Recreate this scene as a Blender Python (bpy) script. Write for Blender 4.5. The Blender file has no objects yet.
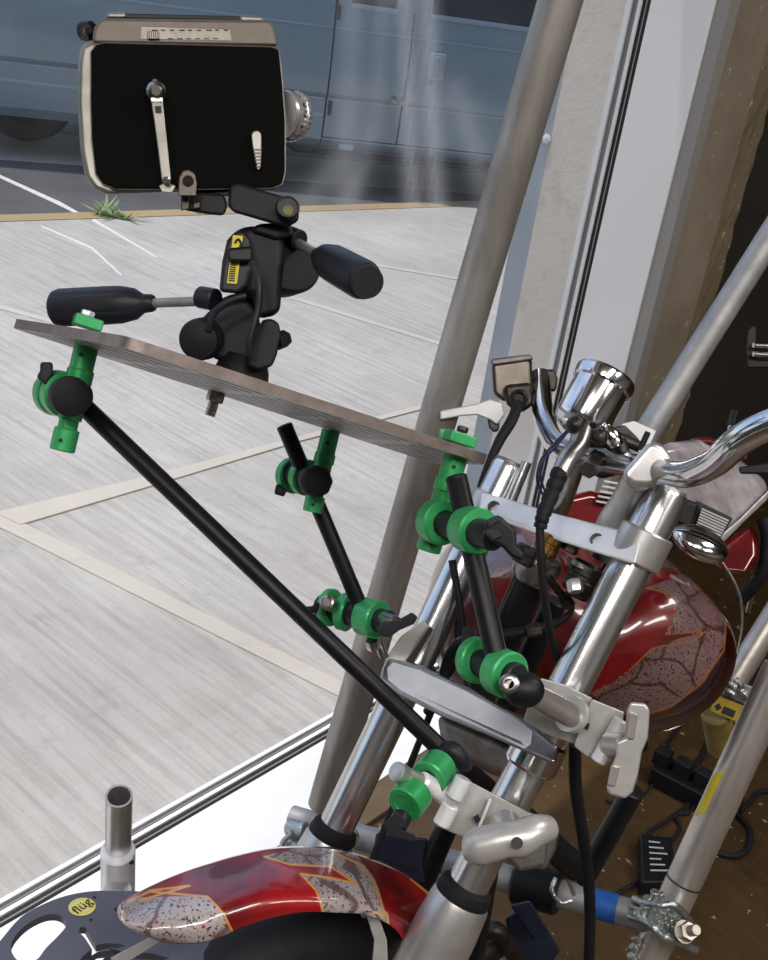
import bpy, bmesh, math, random
from mathutils import Vector, Matrix
random.seed(7)
SC = bpy.context.scene
COL = SC.collection
V = Vector

# ------------------------------------------------------------------ camera
FOC, PCX, PCY, CAMH = 1100.0, 384.0, 480.0, 1.55
_D = V(((36 - PCX) / FOC, (2750 - PCY) / FOC, 1.0)).normalized()      # nadir in camera axes (right, down, forward)
_F = V((0, 0, 1)); _Y = (_F - _D * _F.dot(_D)).normalized(); _Z = -_D; _X = _Y.cross(_Z)
def c2w(v): return V((_X.dot(v), _Y.dot(v), _Z.dot(v)))
RT, UP, FW = c2w(V((1, 0, 0))), c2w(V((0, -1, 0))), c2w(V((0, 0, 1)))  # right, up, forward of the view
EYE = V((0, 0, CAMH))
cam = bpy.data.cameras.new('camera'); cam.sensor_fit = 'VERTICAL'; cam.sensor_height = 36; cam.lens = 36 * FOC / 960
cam.clip_start = 0.02; cam.clip_end = 300
camo = bpy.data.objects.new('camera', cam); COL.objects.link(camo); SC.camera = camo
camo.matrix_world = Matrix.Translation(EYE) @ Matrix((RT, UP, -FW)).transposed().to_4x4()
def ray(px, py): return RT * ((px - PCX) / FOC) - UP * ((py - PCY) / FOC) + FW
def P(px, py, d): return EYE + ray(px, py) * d                       # measured image point at a real distance
def G(px, py, z=0.0): r = ray(px, py); return EYE + r * ((z - CAMH) / r.z)
def on_plane(px, py, o, n): r = ray(px, py); return EYE + r * ((o - EYE).dot(n) / r.dot(n))

# ------------------------------------------------------------------ world, sun, exposure
SC.view_settings.view_transform = 'Standard'; SC.view_settings.look = 'None'
SC.view_settings.exposure = 0.0; SC.view_settings.gamma = 1.0; SC.view_settings.use_curve_mapping = False
W = bpy.data.worlds.new('sky'); SC.world = W; W.use_nodes = True
nt = W.node_tree; nt.nodes.clear()
sky = nt.nodes.new('ShaderNodeTexSky'); sky.sky_type = 'NISHITA'; sky.sun_disc = False
sky.sun_elevation = math.radians(66); sky.sun_rotation = math.radians(-75); sky.air_density = 1.0; sky.dust_density = 1.5
bg = nt.nodes.new('ShaderNodeBackground'); bg.inputs[1].default_value = 0.17
ow = nt.nodes.new('ShaderNodeOutputWorld'); nt.links.new(sky.outputs[0], bg.inputs[0]); nt.links.new(bg.outputs[0], ow.inputs[0])
sun = bpy.data.lights.new('sun', 'SUN'); sun.energy = 2.6; sun.angle = math.radians(0.6); sun.color = (1.0, 0.96, 0.9)
suno = bpy.data.objects.new('sun', sun); COL.objects.link(suno)
SUND = V((-0.27, 0.06, 1.0)).normalized()
suno.rotation_euler = SUND.to_track_quat('Z', 'Y').to_euler()
SC.cycles.max_bounces = 7; SC.cycles.sample_clamp_indirect = 6; SC.cycles.caustics_reflective = False; SC.cycles.caustics_refractive = False

# ------------------------------------------------------------------ materials
def lin(h):
    h = h.lstrip('#'); o = []
    for i in (0, 2, 4):
        c = int(h[i:i + 2], 16) / 255; o.append(c / 12.92 if c < .04045 else ((c + .055) / 1.055) ** 2.4)
    return (*o, 1)
def mat(name, col, rough=.5, metal=0., col2=None, scale=8., bump=0., bscale=60., stretch=(1, 1, 1), coat=0., rvar=0., lo=.35, hi=.65, emit=0., detail=6):
    m = bpy.data.materials.new(name); m.use_nodes = True; n = m.node_tree.nodes; L = m.node_tree.links
    b = n['Principled BSDF']; b.inputs['Base Color'].default_value = lin(col); b.inputs['Roughness'].default_value = rough
    b.inputs['Metallic'].default_value = metal; b.inputs['Coat Weight'].default_value = coat; b.inputs['Coat Roughness'].default_value = .05
    if emit: b.inputs['Emission Color'].default_value = lin(col); b.inputs['Emission Strength'].default_value = emit
    tc = n.new('ShaderNodeTexCoord'); mp = n.new('ShaderNodeMapping'); mp.inputs['Scale'].default_value = stretch; L.new(tc.outputs['Object'], mp.inputs[0])
    nz = n.new('ShaderNodeTexNoise'); nz.inputs['Scale'].default_value = scale; nz.inputs['Detail'].default_value = detail; nz.inputs['Roughness'].default_value = .62
    L.new(mp.outputs[0], nz.inputs['Vector'])
    r = n.new('ShaderNodeMapRange'); r.inputs['From Min'].default_value = lo; r.inputs['From Max'].default_value = hi; L.new(nz.outputs[0], r.inputs[0])
    if col2:
        mx = n.new('ShaderNodeMix'); mx.data_type = 'RGBA'; mx.inputs['A'].default_value = lin(col); mx.inputs['B'].default_value = lin(col2)
        L.new(r.outputs[0], mx.inputs['Factor']); L.new(mx.outputs['Result'], b.inputs['Base Color'])
    if rvar:
        r2 = n.new('ShaderNodeMapRange'); r2.inputs['To Min'].default_value = rough; r2.inputs['To Max'].default_value = rough + rvar
        L.new(nz.outputs[0], r2.inputs[0]); L.new(r2.outputs[0], b.inputs['Roughness'])
    if bump:
        n2 = n.new('ShaderNodeTexNoise'); n2.inputs['Scale'].default_value = bscale; n2.inputs['Detail'].default_value = 5; L.new(mp.outputs[0], n2.inputs['Vector'])
        bp = n.new('ShaderNodeBump'); bp.inputs['Strength'].default_value = bump; bp.inputs['Distance'].default_value = .004
        L.new(n2.outputs[0], bp.inputs['Height']); L.new(bp.outputs[0], b.inputs['Normal'])
    return m
M = {}
M['chrome'] = mat('chrome', '#e2e2e5', .11, 1, '#d0d0d5', 20, rvar=.06)
M['forkchrome'] = mat('fork_chrome', '#e2e2e4', .2, .95, '#d2d2d5', 20, rvar=.06)
M['chrome_dull'] = mat('dull_chrome', '#b9b6b4', .22, 1, '#8f8b88', 25, rvar=.15, bump=.1)
M['brushed'] = mat('brushed_aluminium', '#d2d0d0', .32, .8, '#bbb8b7', 30, rvar=.1)
M['cast'] = mat('cast_aluminium', '#8d8a88', .5, .8, '#6d6863', 40, bump=.15, bscale=250)
M['polished'] = mat('polished_aluminium', '#f0f0f3', .3, .22, '#e2e2e7', 35, rvar=.12)
M['silverpaint'] = mat('silver_paint', '#c9c7c5', .35, .5, '#bbb8b5', 60)
M['galv'] = mat('galvanised_steel', '#bab5b1', .36, .7, '#938d88', 22, stretch=(1, 1, .25), bump=.06, bscale=120, rvar=.2)
M['galv_warm'] = mat('worn_steel_pipe', '#d0cac5', .28, .75, '#aea59d', 18, stretch=(1, 1, .25), bump=.06, bscale=120, rvar=.15)
M['galv_light'] = mat('light_aluminium_pipe', '#a9a8a7', .45, .5, '#8e9092', 18, rvar=.15)
M['black'] = mat('black_paint', '#101114', .45, 0, '#17181b', 30, bump=.08)
M['rod'] = mat('black_anodised_rod', '#131215', .42, .2, '#1b1a1e', 30)
M['rubber'] = mat('black_rubber', '#0f0f13', .65, 0, '#17171c', 40, bump=.15)
M['greyplastic'] = mat('dark_grey_plastic', '#25252c', .45, 0, '#1d1d24', 40, bump=.1)
M['headplastic'] = mat('black_head_casting', '#0e0e10', .55, .0, '#141417', 60, bump=.05, bscale=500)
M['green'] = mat('green_anodised', '#2c9a54', .38, .3, '#42ad6a', 30, rvar=.1)
M['green'].node_tree.nodes['Principled BSDF'].inputs['Coat Weight'].default_value = .2
M['leather'] = mat('black_leatherette', '#050505', .9, 0, '#080808', 90, bump=.12, bscale=700)
M['camtrim'] = mat('camera_satin_trim', '#8f8b84', .42, .7, '#7a7670', 40)
M['camtaupe'] = mat('camera_taupe_metal', '#6f675f', .5, .5, '#655d56', 50)
M['plateedge'] = mat('raw_plate_edge', '#8a7f7a', .4, .7, '#756a65', 60, bump=.1)
M['dark'] = mat('dark_steel', '#4a4643', .42, .8, '#35302c', 40, bump=.2)
M['white'] = mat('white_sticker', '#e9e9ee', .5)
M['yellow'] = mat('yellow_sticker', '#d8c92b', .5, 0, '#c9b81e', 20)
M['paleyellow'] = mat('pale_yellow_sticker', '#e3dc86', .5)
M['ink'] = mat('black_ink', '#161616', .6)
M['blue_tape'] = mat('blue_tape', '#1c63b8', .55, 0, '#1757a4', 40, bump=.3)
M['bluewire'] = mat('blue_wire', '#222f66', .4)
M['brass'] = mat('brass', '#b28a4a', .3, 1)
M['zinc'] = mat('zinc_plated_forging', '#c3c9cb', .3, .9, '#a7adad', 50, bump=.6, bscale=150)
M['plate_grey'] = mat('grey_slotted_plate', '#bab8ba', .45, .4, '#a8a6a8', 40)
M['black_plate'] = mat('black_anodised_plate', '#5b5b66', .45, .2, '#63636e', 8)
M['glassdark'] = mat('dark_window_glass', '#1b2630', .08, 0, '#27343f', 6)
M['lens'] = mat('lens_glass', '#0b0b12', .05, 0)
M['vanpaint'] = mat('blue_grey_van_paint', '#7d929f', .3, .1, '#8a9daa', 2.0, coat=.6)
M['vanline'] = mat('van_pale_trim_and_highlight', '#9fb4c6', .35, .3)
M['seam'] = mat('seam_black', '#10141a', .7)
M['tyre'] = mat('tyre_rubber', '#16161a', .75, 0, '#1e1e22', 30, bump=.4, bscale=90)
M['weed'] = mat('weed_green', '#8fae66', .6, 0, '#a9bd7c', 60)
M['redpaint'] = mat('deep_red_flake_paint', '#5d0b10', .25, .15, '#861218', 10, coat=1)
M['silvertank'] = mat('silver_flame_paint', '#cdc6cb', .2, .2, '#93858f', 14, coat=1, stretch=(1, 3, 1))
M['caulk'] = mat('tan_board', '#67573f', .7, 0, '#5c4c38', 14, bump=.2)
M['frost_white'] = mat('white_frame_paint', '#f8f8f8', .4, 0, '#f2f2f3', 6)
M['panel_white'] = mat('white_jamb_panel', '#e4e4e6', .5, 0, '#dededf', 3)
M['frame_grey'] = mat('grey_frame', '#8f8c89', .5, .05)
M['gasket'] = mat('black_gasket', '#1b1b1f', .6)
M['flash'] = mat('blue_grey_flashing', '#a9b2bc', .4, .2, '#9ca6b1', 5)
M['lever'] = mat('pale_lever_alloy', '#c9c9c9', .45, .3)
M['reflwhite'] = mat('white_reflection_line', '#ece9e4', .7, 0, '#d9d5d0', 30)  # white of the window reflection drawn on the ground
M['lamp'] = mat('fill_lamp_diffuser', '#fff6e8', .5, emit=3)  # glow of the added fill lamps

def concrete(name, a, b2, c, streak, rot, rough=.8, spec=None, joint=None):
    """brushed or stained concrete: large stains, fine grain, directional brush marks"""
    m = bpy.data.materials.new(name); m.use_nodes = True; n = m.node_tree.nodes; L = m.node_tree.links; b = n['Principled BSDF']
    tc = n.new('ShaderNodeTexCoord')
    mp = n.new('ShaderNodeMapping'); mp.inputs['Rotation'].default_value = (0, 0, rot); L.new(tc.outputs['Object'], mp.inputs[0])
    mp2 = n.new('ShaderNodeMapping'); mp2.inputs['Scale'].default_value = (1.4, 28, 1); L.new(mp.outputs[0], mp2.inputs[0])
    def noise(v, s, d=8, r=.65):
        q = n.new('ShaderNodeTexNoise'); q.inputs['Scale'].default_value = s; q.inputs['Detail'].default_value = d; q.inputs['Roughness'].default_value = r; L.new(v, q.inputs['Vector']); return q.outputs[0]
    def rng(v, lo, hi, t0=0, t1=1):
        q = n.new('ShaderNodeMapRange'); q.inputs[1].default_value = lo; q.inputs[2].default_value = hi; q.inputs[3].default_value = t0; q.inputs[4].default_value = t1; L.new(v, q.inputs[0]); return q.outputs[0]
    def mix(f, x, y):
        q = n.new('ShaderNodeMix'); q.data_type = 'RGBA'; L.new(f, q.inputs['Factor'])
        for s, val in (('A', x), ('B', y)):
            if isinstance(val, tuple): q.inputs[s].default_value = val
            else: L.new(val, q.inputs[s])
        return q.outputs['Result']
    big = rng(noise(tc.outputs['Object'], 1.3), .35, .65); st = noise(mp2.outputs[0], 1.6, 6, .7); fine = noise(tc.outputs['Object'], 45, 5, .7)
    c1 = mix(big, lin(a), lin(b2))
    c2 = mix(rng(st, .42, .72, 0, streak), c1, lin(c))
    c3 = mix(rng(fine, .55, .75, 0, .35), c2, lin(c))
    c3 = mix(rng(noise(tc.outputs['Object'], 7, 10, .75), .56, .70, 0, .45), c3, lin(c))
    last = c3
    if spec:
        sp = rng(noise(tc.outputs['Object'], 38, 3, .55), .665, .70); last = mix(sp, last, lin(spec))
    L.new(last, b.inputs['Base Color']); b.inputs['Roughness'].default_value = rough
    bp = n.new('ShaderNodeBump'); bp.inputs['Strength'].default_value = .35; bp.inputs['Distance'].default_value = .004; L.new(st if streak > .3 else fine, bp.inputs['Height']); L.new(bp.outputs[0], b.inputs['Normal'])
    return m
M['pavement'] = concrete('brushed_pavement', '#c6c2bd', '#b3afa9', '#85817b', .6, math.radians(38))
M['jointband'] = concrete('smooth_joint_band', '#cfc7bc', '#c3bbb0', '#aaa297', .15, 0)
M['kerb'] = concrete('ochre_kerb', '#b59d72', '#a38d68', '#8a7a60', .1, 0)
M['asphalt'] = concrete('asphalt', '#5d5b5e', '#4a494c', '#3c3b3e', .2, .1, .85)
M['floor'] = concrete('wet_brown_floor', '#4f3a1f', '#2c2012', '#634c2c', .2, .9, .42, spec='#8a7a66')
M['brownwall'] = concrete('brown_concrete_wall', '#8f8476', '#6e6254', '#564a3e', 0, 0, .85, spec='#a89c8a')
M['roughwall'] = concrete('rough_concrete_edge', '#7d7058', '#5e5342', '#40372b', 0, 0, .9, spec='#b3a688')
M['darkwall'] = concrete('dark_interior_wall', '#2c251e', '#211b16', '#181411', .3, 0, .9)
M['reveal'] = concrete('pale_concrete_reveal', '#efe9e1', '#dccfc0', '#bfa68c', 0, 1.57, .85)
M['roomwall'] = mat('room_plaster', '#b5b1aa', .8, 0, '#a5a19a', 3)

for k_ in ('black', 'rubber', 'greyplastic', 'headplastic', 'leather', 'rod'): M[k_].node_tree.nodes['Principled BSDF'].inputs['Specular IOR Level'].default_value = .3 if k_ != 'leather' else .12
def paint_material():
    """airbrushed motorcycle paint; point attribute 'paint': R = stone-grey area, G = gold pinstripe, B = dark rim"""
    m = bpy.data.materials.new('airbrushed_paint'); m.use_nodes = True; n = m.node_tree.nodes; L = m.node_tree.links; b = n['Principled BSDF']
    at = n.new('ShaderNodeAttribute'); at.attribute_name = 'paint'; sp = n.new('ShaderNodeSeparateColor'); L.new(at.outputs['Color'], sp.inputs[0])
    tc = n.new('ShaderNodeTexCoord')
    def noise(s, d=3):
        q = n.new('ShaderNodeTexNoise'); q.inputs['Scale'].default_value = s; q.inputs['Detail'].default_value = d; L.new(tc.outputs['Object'], q.inputs['Vector']); return q
    def rng(v, lo, hi, t0=0, t1=1):
        q = n.new('ShaderNodeMapRange'); q.inputs[1].default_value = lo; q.inputs[2].default_value = hi; q.inputs[3].default_value = t0; q.inputs[4].default_value = t1; L.new(v, q.inputs[0]); return q.outputs[0]
    def mix(f, x, y):
        q = n.new('ShaderNodeMix'); q.data_type = 'RGBA'
        L.new(f, q.inputs['Factor'])
        for s, val in (('A', x), ('B', y)):
            if isinstance(val, tuple): q.inputs[s].default_value = val
            else: L.new(val, q.inputs[s])
        return q.outputs['Result']
    red = mix(rng(noise(14, 5).outputs[0], .38, .62), lin('#5e0a11'), lin('#a8131b'))
    red = mix(rng(noise(30, 6).outputs[0], .6, .72, 0, .8), red, lin('#260407'))
    grey = mix(rng(noise(16, 5).outputs[0], .35, .65), lin('#b4aaa9'), lin('#978b8b'))
    grey = mix(rng(noise(330, 2).outputs[0], .59, .62), grey, lin('#3a2c30'))
    grey = mix(rng(noise(230, 2).outputs[0], .66, .68), grey, lin('#a02a2a'))
    vo = n.new('ShaderNodeTexVoronoi'); vo.feature = 'DISTANCE_TO_EDGE'; vo.inputs['Scale'].default_value = 13
    wr = n.new('ShaderNodeVectorMath'); wr.operation = 'MULTIPLY_ADD'; wr.inputs[1].default_value = (.1, .1, .1); L.new(noise(9).outputs['Color'], wr.inputs[0]); L.new(tc.outputs['Object'], wr.inputs[2])
    L.new(wr.outputs[0], vo.inputs['Vector'])
    grey = mix(rng(vo.outputs['Distance'], .018, .045, .75, 0), grey, lin('#4a2628'))
    tg = n.new('ShaderNodeAttribute'); tg.attribute_name = 'tint'
    grey2 = n.new('ShaderNodeMix'); grey2.data_type = 'RGBA'; grey2.blend_type = 'MULTIPLY'; grey2.inputs['Factor'].default_value = 1; L.new(tg.outputs['Color'], grey2.inputs['B'])
    c = mix(rng(sp.outputs[0], .4, .6), red, grey)
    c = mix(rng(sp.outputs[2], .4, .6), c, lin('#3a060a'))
    c = mix(rng(sp.outputs[1], .35, .65), c, lin('#d9a04a'))
    L.new(c, grey2.inputs['A']); L.new(grey2.outputs['Result'], b.inputs['Base Color']); b.inputs['Roughness'].default_value = .3; b.inputs['Coat Weight'].default_value = 1; b.inputs['Coat Roughness'].default_value = .06
    return m
M['artpaint'] = paint_material()

def glass_material():
    """clean pane with faint pale streaks on its surface"""
    m = bpy.data.materials.new('streaked_glass'); m.use_nodes = True; n = m.node_tree.nodes; L = m.node_tree.links; n.clear()
    out = n.new('ShaderNodeOutputMaterial'); tr = n.new('ShaderNodeBsdfTransparent'); tr.inputs[0].default_value = (.97, .98, .98, 1)
    gl = n.new('ShaderNodeBsdfGlossy'); gl.inputs['Roughness'].default_value = .02
    fr = n.new('ShaderNodeFresnel'); fr.inputs[0].default_value = 1.3
    m1 = n.new('ShaderNodeMixShader'); L.new(fr.outputs[0], m1.inputs[0]); L.new(tr.outputs[0], m1.inputs[1]); L.new(gl.outputs[0], m1.inputs[2])
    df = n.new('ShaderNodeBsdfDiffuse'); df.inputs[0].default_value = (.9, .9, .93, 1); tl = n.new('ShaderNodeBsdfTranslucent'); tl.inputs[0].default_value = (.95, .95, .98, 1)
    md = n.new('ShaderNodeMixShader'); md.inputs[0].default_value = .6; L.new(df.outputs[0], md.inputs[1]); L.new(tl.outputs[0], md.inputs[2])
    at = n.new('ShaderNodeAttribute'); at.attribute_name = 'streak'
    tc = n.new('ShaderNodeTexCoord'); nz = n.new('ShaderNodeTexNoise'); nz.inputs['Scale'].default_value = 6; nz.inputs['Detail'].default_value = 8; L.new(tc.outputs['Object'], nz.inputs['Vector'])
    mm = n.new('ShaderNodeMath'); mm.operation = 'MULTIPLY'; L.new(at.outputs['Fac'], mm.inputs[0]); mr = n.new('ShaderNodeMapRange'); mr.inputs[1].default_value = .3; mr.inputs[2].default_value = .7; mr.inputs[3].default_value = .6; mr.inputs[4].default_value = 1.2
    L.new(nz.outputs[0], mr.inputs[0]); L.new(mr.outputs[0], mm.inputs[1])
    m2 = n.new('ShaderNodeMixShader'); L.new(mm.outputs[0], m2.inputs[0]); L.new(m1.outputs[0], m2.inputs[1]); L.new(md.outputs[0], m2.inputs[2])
    L.new(m2.outputs[0], out.inputs[0]); return m
M['glass'] = glass_material()

# ------------------------------------------------------------------ mesh building
def frame_of(axis, ref=None):
    z = axis.normalized(); r = ref or (UP if abs(z.dot(UP)) < .9 else RT)
    x = (r - z * r.dot(z)).normalized(); return x, z.cross(x), z
class MB:
    def __init__(s): s.v = []; s.f = []
    def ring(s, c, x, y, r, n, sy=1.0):
        i = len(s.v); s.v += [c + x * (r * math.cos(2 * math.pi * k / n)) + y * (r * sy * math.sin(2 * math.pi * k / n)) for k in range(n)]; return i
    def bridge(s, a, b, n):
        for k in range(n): s.f.append((a + k, a + (k + 1) % n, b + (k + 1) % n, b + k))
    def tube(s, pts, r, n=16, cap=True, smooth=0, r1=None):
        pts = list(pts); rs = r if isinstance(r, (list, tuple)) else [r] * len(pts)
        if r1 is not None: rs = [r + (r1 - r) * i / (len(pts) - 1) for i in range(len(pts))]
        if smooth and len(pts) > 2:
            q, qr = [], []
            for i in range(len(pts) - 1):
                p0, p1, p2, p3 = pts[max(i - 1, 0)], pts[i], pts[i + 1], pts[min(i + 2, len(pts) - 1)]
                for k in range(smooth):
                    t = k / smooth; q.append(.5 * ((2 * p1) + (p2 - p0) * t + (2 * p0 - 5 * p1 + 4 * p2 - p3) * t * t + (3 * p1 - p0 - 3 * p2 + p3) * t ** 3)); qr.append(rs[i] + (rs[i + 1] - rs[i]) * t)
            q.append(pts[-1]); qr.append(rs[-1]); pts, rs = q, qr
        x = None; prev = None
        for i, p in enumerate(pts):
            t = (pts[min(i + 1, len(pts) - 1)] - pts[max(i - 1, 0)]).normalized()
            if x is None: x, y, _ = frame_of(t)
            else: x = (x - t * x.dot(t)).normalized(); y = t.cross(x)
            a = s.ring(p, x, y, rs[i], n)
            if prev is None:
                if cap: s.f.append(tuple(a + k for k in reversed(range(n))))
            else: s.bridge(prev, a, n)
            prev = a
        if cap: s.f.append(tuple(prev + k for k in range(n)))
        return s
    def lathe(s, base, axis, prof, n=32, ref=None, sy=1.0):
        """prof: (radius, height along axis)"""
        x, y, z = frame_of(axis, ref); prev = None
        for r, h in prof:
            a = s.ring(base + z * h, x, y, max(r, 1e-5), n, sy)
            if prev is not None: s.bridge(prev, a, n)
            else: s.f.append(tuple(a + k for k in reversed(range(n))))
            prev = a
        s.f.append(tuple(prev + k for k in range(n))); return s
    def drum(s, a, b, r, n=32, ch=.12):
        L = (b - a).length; c = min(r * ch, L * .3)
        return s.lathe(a, b - a, [(r - c, 0), (r, c), (r, L - c), (r - c, L)], n)
    def pipe(s, a, b, r, wall, n=32):
        L = (b - a).length; return s.lathe(a, b - a, [(r - wall, L * .02), (r - wall, 0), (r, 0), (r, L), (r - wall, L), (r - wall, L - min(L * .6, .12))], n)
    def box(s, c, ax, ay, az):
        i = len(s.v)
        for sx in (-1, 1):
            for sy in (-1, 1):
                for sz in (-1, 1): s.v.append(c + ax * sx + ay * sy + az * sz)
        for f in ((0, 1, 3, 2), (4, 6, 7, 5), (0, 4, 5, 1), (2, 3, 7, 6), (0, 2, 6, 4), (1, 5, 7, 3)): s.f.append(tuple(i + k for k in f))
        return s
    def prism(s, pts, off):
        i = len(s.v); n = len(pts); s.v += [p.copy() for p in pts] + [p + off for p in pts]
        s.f.append(tuple(i + k for k in range(n))); s.f.append(tuple(i + n + k for k in reversed(range(n))))
        for k in range(n): s.f.append((i + k, i + (k + 1) % n, i + n + (k + 1) % n, i + n + k))
        return s
    def slab(s, pix, d, t, back=None):
        """outline of image points at distance d (a number or a function), thickness t away from the viewer"""
        pts = [P(x, y, d(x, y) if callable(d) else d) for x, y in pix]; mid = sum(pts, V((0, 0, 0))) / len(pts)
        return s.prism(pts, (back or (mid - EYE).normalized()) * t)
    def ball(s, c, ax, ay, az, nu=24, nv=14):
        i = len(s.v); s.v.append(c - az)
        for j in range(1, nv):
            t = -math.pi / 2 + math.pi * j / nv
            for k in range(nu): u = 2 * math.pi * k / nu; s.v.append(c + ax * (math.cos(t) * math.cos(u)) + ay * (math.cos(t) * math.sin(u)) + az * math.sin(t))
        s.v.append(c + az); last = len(s.v) - 1
        for k in range(nu):
            s.f.append((i, i + 1 + (k + 1) % nu, i + 1 + k)); s.f.append((last, last - nu + k, last - nu + (k + 1) % nu))
            for j in range(nv - 2):
                a = i + 1 + j * nu; s.f.append((a + k, a + (k + 1) % nu, a + nu + (k + 1) % nu, a + nu + k))
        return s
    def grid(s, rows, closed=False):
        i = len(s.v); n = len(rows[0])
        for r in rows: s.v += r
        for a in range(len(rows) - 1):
            for k in range(n if closed else n - 1):
                s.f.append((i + a * n + k, i + a * n + (k + 1) % n, i + (a + 1) * n + (k + 1) % n, i + (a + 1) * n + k))
        return s
    def build(s, name, m, parent=None, bevel=0., angle=35, label=None, flat=False, sub=0, attrs=None, seg=2, recalc=True):
        o0 = parent_world(parent)
        me = bpy.data.meshes.new(name); me.from_pydata([tuple(p - o0) for p in s.v], [], s.f)
        if recalc:
            bm = bmesh.new(); bm.from_mesh(me); bmesh.ops.recalc_face_normals(bm, faces=bm.faces); bm.to_mesh(me); bm.free()
        for mm in (m if isinstance(m, (list, tuple)) else [m]): me.materials.append(mm)
        if not flat: me.shade_smooth(); me.set_sharp_from_angle(angle=math.radians(angle))
        if attrs:
            for an, vals in attrs.items():
                a = me.attributes.new(an, 'FLOAT_COLOR', 'POINT'); a.data.foreach_set('color', [x for vv in vals for x in vv])
        o = bpy.data.objects.new(name, me); COL.objects.link(o); o.parent = parent
        if bevel:
            b = o.modifiers.new('bevel', 'BEVEL'); b.width = bevel; b.segments = seg; b.limit_method = 'ANGLE'; b.angle_limit = math.radians(40); b.harden_normals = True
        if sub: q = o.modifiers.new('sub', 'SUBSURF'); q.levels = q.render_levels = sub
        if label: o['label'] = label
        return o
def parent_world(p):
    w = V((0, 0, 0))
    while p is not None: w = w + p.location; p = p.parent
    return w
def tag(o, label, cat, group=None):
    o['label'] = label; o['category'] = cat
    if group: o['group'] = group
    return o
def thing(name, loc, label, cat, group=None):
    o = bpy.data.objects.new(name, None); o.empty_display_size = .05; COL.objects.link(o); o.location = loc; return tag(o, label, cat, group)
def struct(name, mb, m, parent=None, **k):
    o = mb.build(name, m, parent, **k)
    if parent is None: o['kind'] = 'structure'
    return o
def curve_plate(name, loops, org, ex, ey, th, m, parent=None, bevel=0., label=None):
    """flat plate with holes: first loop is the outline, the others the openings (2D coordinates in the frame ex, ey)"""
    cu = bpy.data.curves.new(name + '_c', 'CURVE'); cu.dimensions = '2D'; cu.fill_mode = 'BOTH'; cu.extrude = th / 2; cu.bevel_depth = bevel; cu.bevel_resolution = 1
    for lp in loops:
        sp = cu.splines.new('POLY'); sp.points.add(len(lp) - 1); sp.use_cyclic_u = True
        for q, (a, b) in zip(sp.points, lp): q.co = (a, b, 0, 1)
    return curve_to_mesh(name, cu, org, ex, ey, m, parent, label)
def curve_to_mesh(name, cu, org, ex, ey, m, parent, label=None):
    t = bpy.data.objects.new('tmp', cu); me = bpy.data.meshes.new_from_object(t); bpy.data.objects.remove(t)
    ez = ex.cross(ey).normalized(); o0 = parent_world(parent); mt = Matrix((ex, ey, ez)).transposed().to_4x4(); mt.translation = org - o0
    me.transform(mt); me.materials.clear(); me.materials.append(m); me.shade_smooth(); me.set_sharp_from_angle(angle=math.radians(30))
    o = bpy.data.objects.new(name, me); COL.objects.link(o); o.parent = parent
    if label: o['label'] = label
    return o
def text(name, s, size, org, ex, ey, m, parent, th=.0002):
    cu = bpy.data.curves.new(name + '_t', 'FONT'); cu.body = s; cu.size = size; cu.extrude = th; cu.align_x = 'CENTER'; cu.align_y = 'CENTER'; cu.resolution_u = 3
    return curve_to_mesh(name, cu, org, ex, ey, m, parent)
def slot(cx, cy, L, w, n=6):
    """rounded slot along x"""
    o = [(cx + L / 2 + w / 2 * math.cos(t), cy + w / 2 * math.sin(t)) for t in [-math.pi / 2 + math.pi * k / n for k in range(n + 1)]]
    return o + [(cx - L / 2 - w / 2 * math.cos(t), cy - w / 2 * math.sin(t)) for t in [-math.pi / 2 + math.pi * k / n for k in range(n + 1)]]
def circ(cx, cy, r, n=20): return [(cx + r * math.cos(2 * math.pi * k / n), cy + r * math.sin(2 * math.pi * k / n)) for k in range(n)]
def inside(x, y, poly):
    c = False; j = len(poly) - 1
    for i in range(len(poly)):
        a, b = poly[i], poly[j]
        if (a[1] > y) != (b[1] > y) and x < (b[0] - a[0]) * (y - a[1]) / (b[1] - a[1]) + a[0]: c = not c
        j = i
    return c
def segdist(x, y, line):
    best = 1e9
    for (ax, ay), (bx, by) in zip(line, line[1:]):
        dx, dy = bx - ax, by - ay; t = max(0, min(1, ((x - ax) * dx + (y - ay) * dy) / (dx * dx + dy * dy + 1e-9)))
        best = min(best, math.hypot(x - ax - t * dx, y - ay - t * dy))
    return best
def proj(p):
    q = p - EYE; z = q.dot(FW); return PCX + FOC * q.dot(RT) / z, PCY - FOC * q.dot(UP) / z
def hexnut(mb, a, b, r): return mb.lathe(a, b - a, [(r * .9, 0), (r, (b - a).length * .15), (r, (b - a).length * .85), (r * .9, (b - a).length)], 6)

# ================================================================== THE SETTING
B0 = V((-.527, 1.313, 0)); DU = V((.62, .785, 0)).normalized(); DW = V((DU.y, -DU.x, 0))   # window line: along, inward
def WP(u, w, z): return B0 + DU * u + DW * w + V((0, 0, z))
def wbox(u0, u1, w0, w1, z0, z1, mb=None):
    mb = mb or MB(); return mb.box(WP((u0 + u1) / 2, (w0 + w1) / 2, (z0 + z1) / 2), DU * ((u1 - u0) / 2), DW * ((w1 - w0) / 2), V((0, 0, (z1 - z0) / 2)))
UJ = 1.45                                                          # the jamb
struct('floor', wbox(-5, 6, .255, 6.5, -.1, 0), M['floor'], flat=True)
struct('floor_edge_trim', wbox(UJ + .05, 6, .0, .255, -.1, 0), M['floor'], flat=True)
pv = struct('pavement_trim', wbox(-8, 14, -14, 0.0, -.14, -.012), M['asphalt'], flat=True)
pv.name = 'road'
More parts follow.
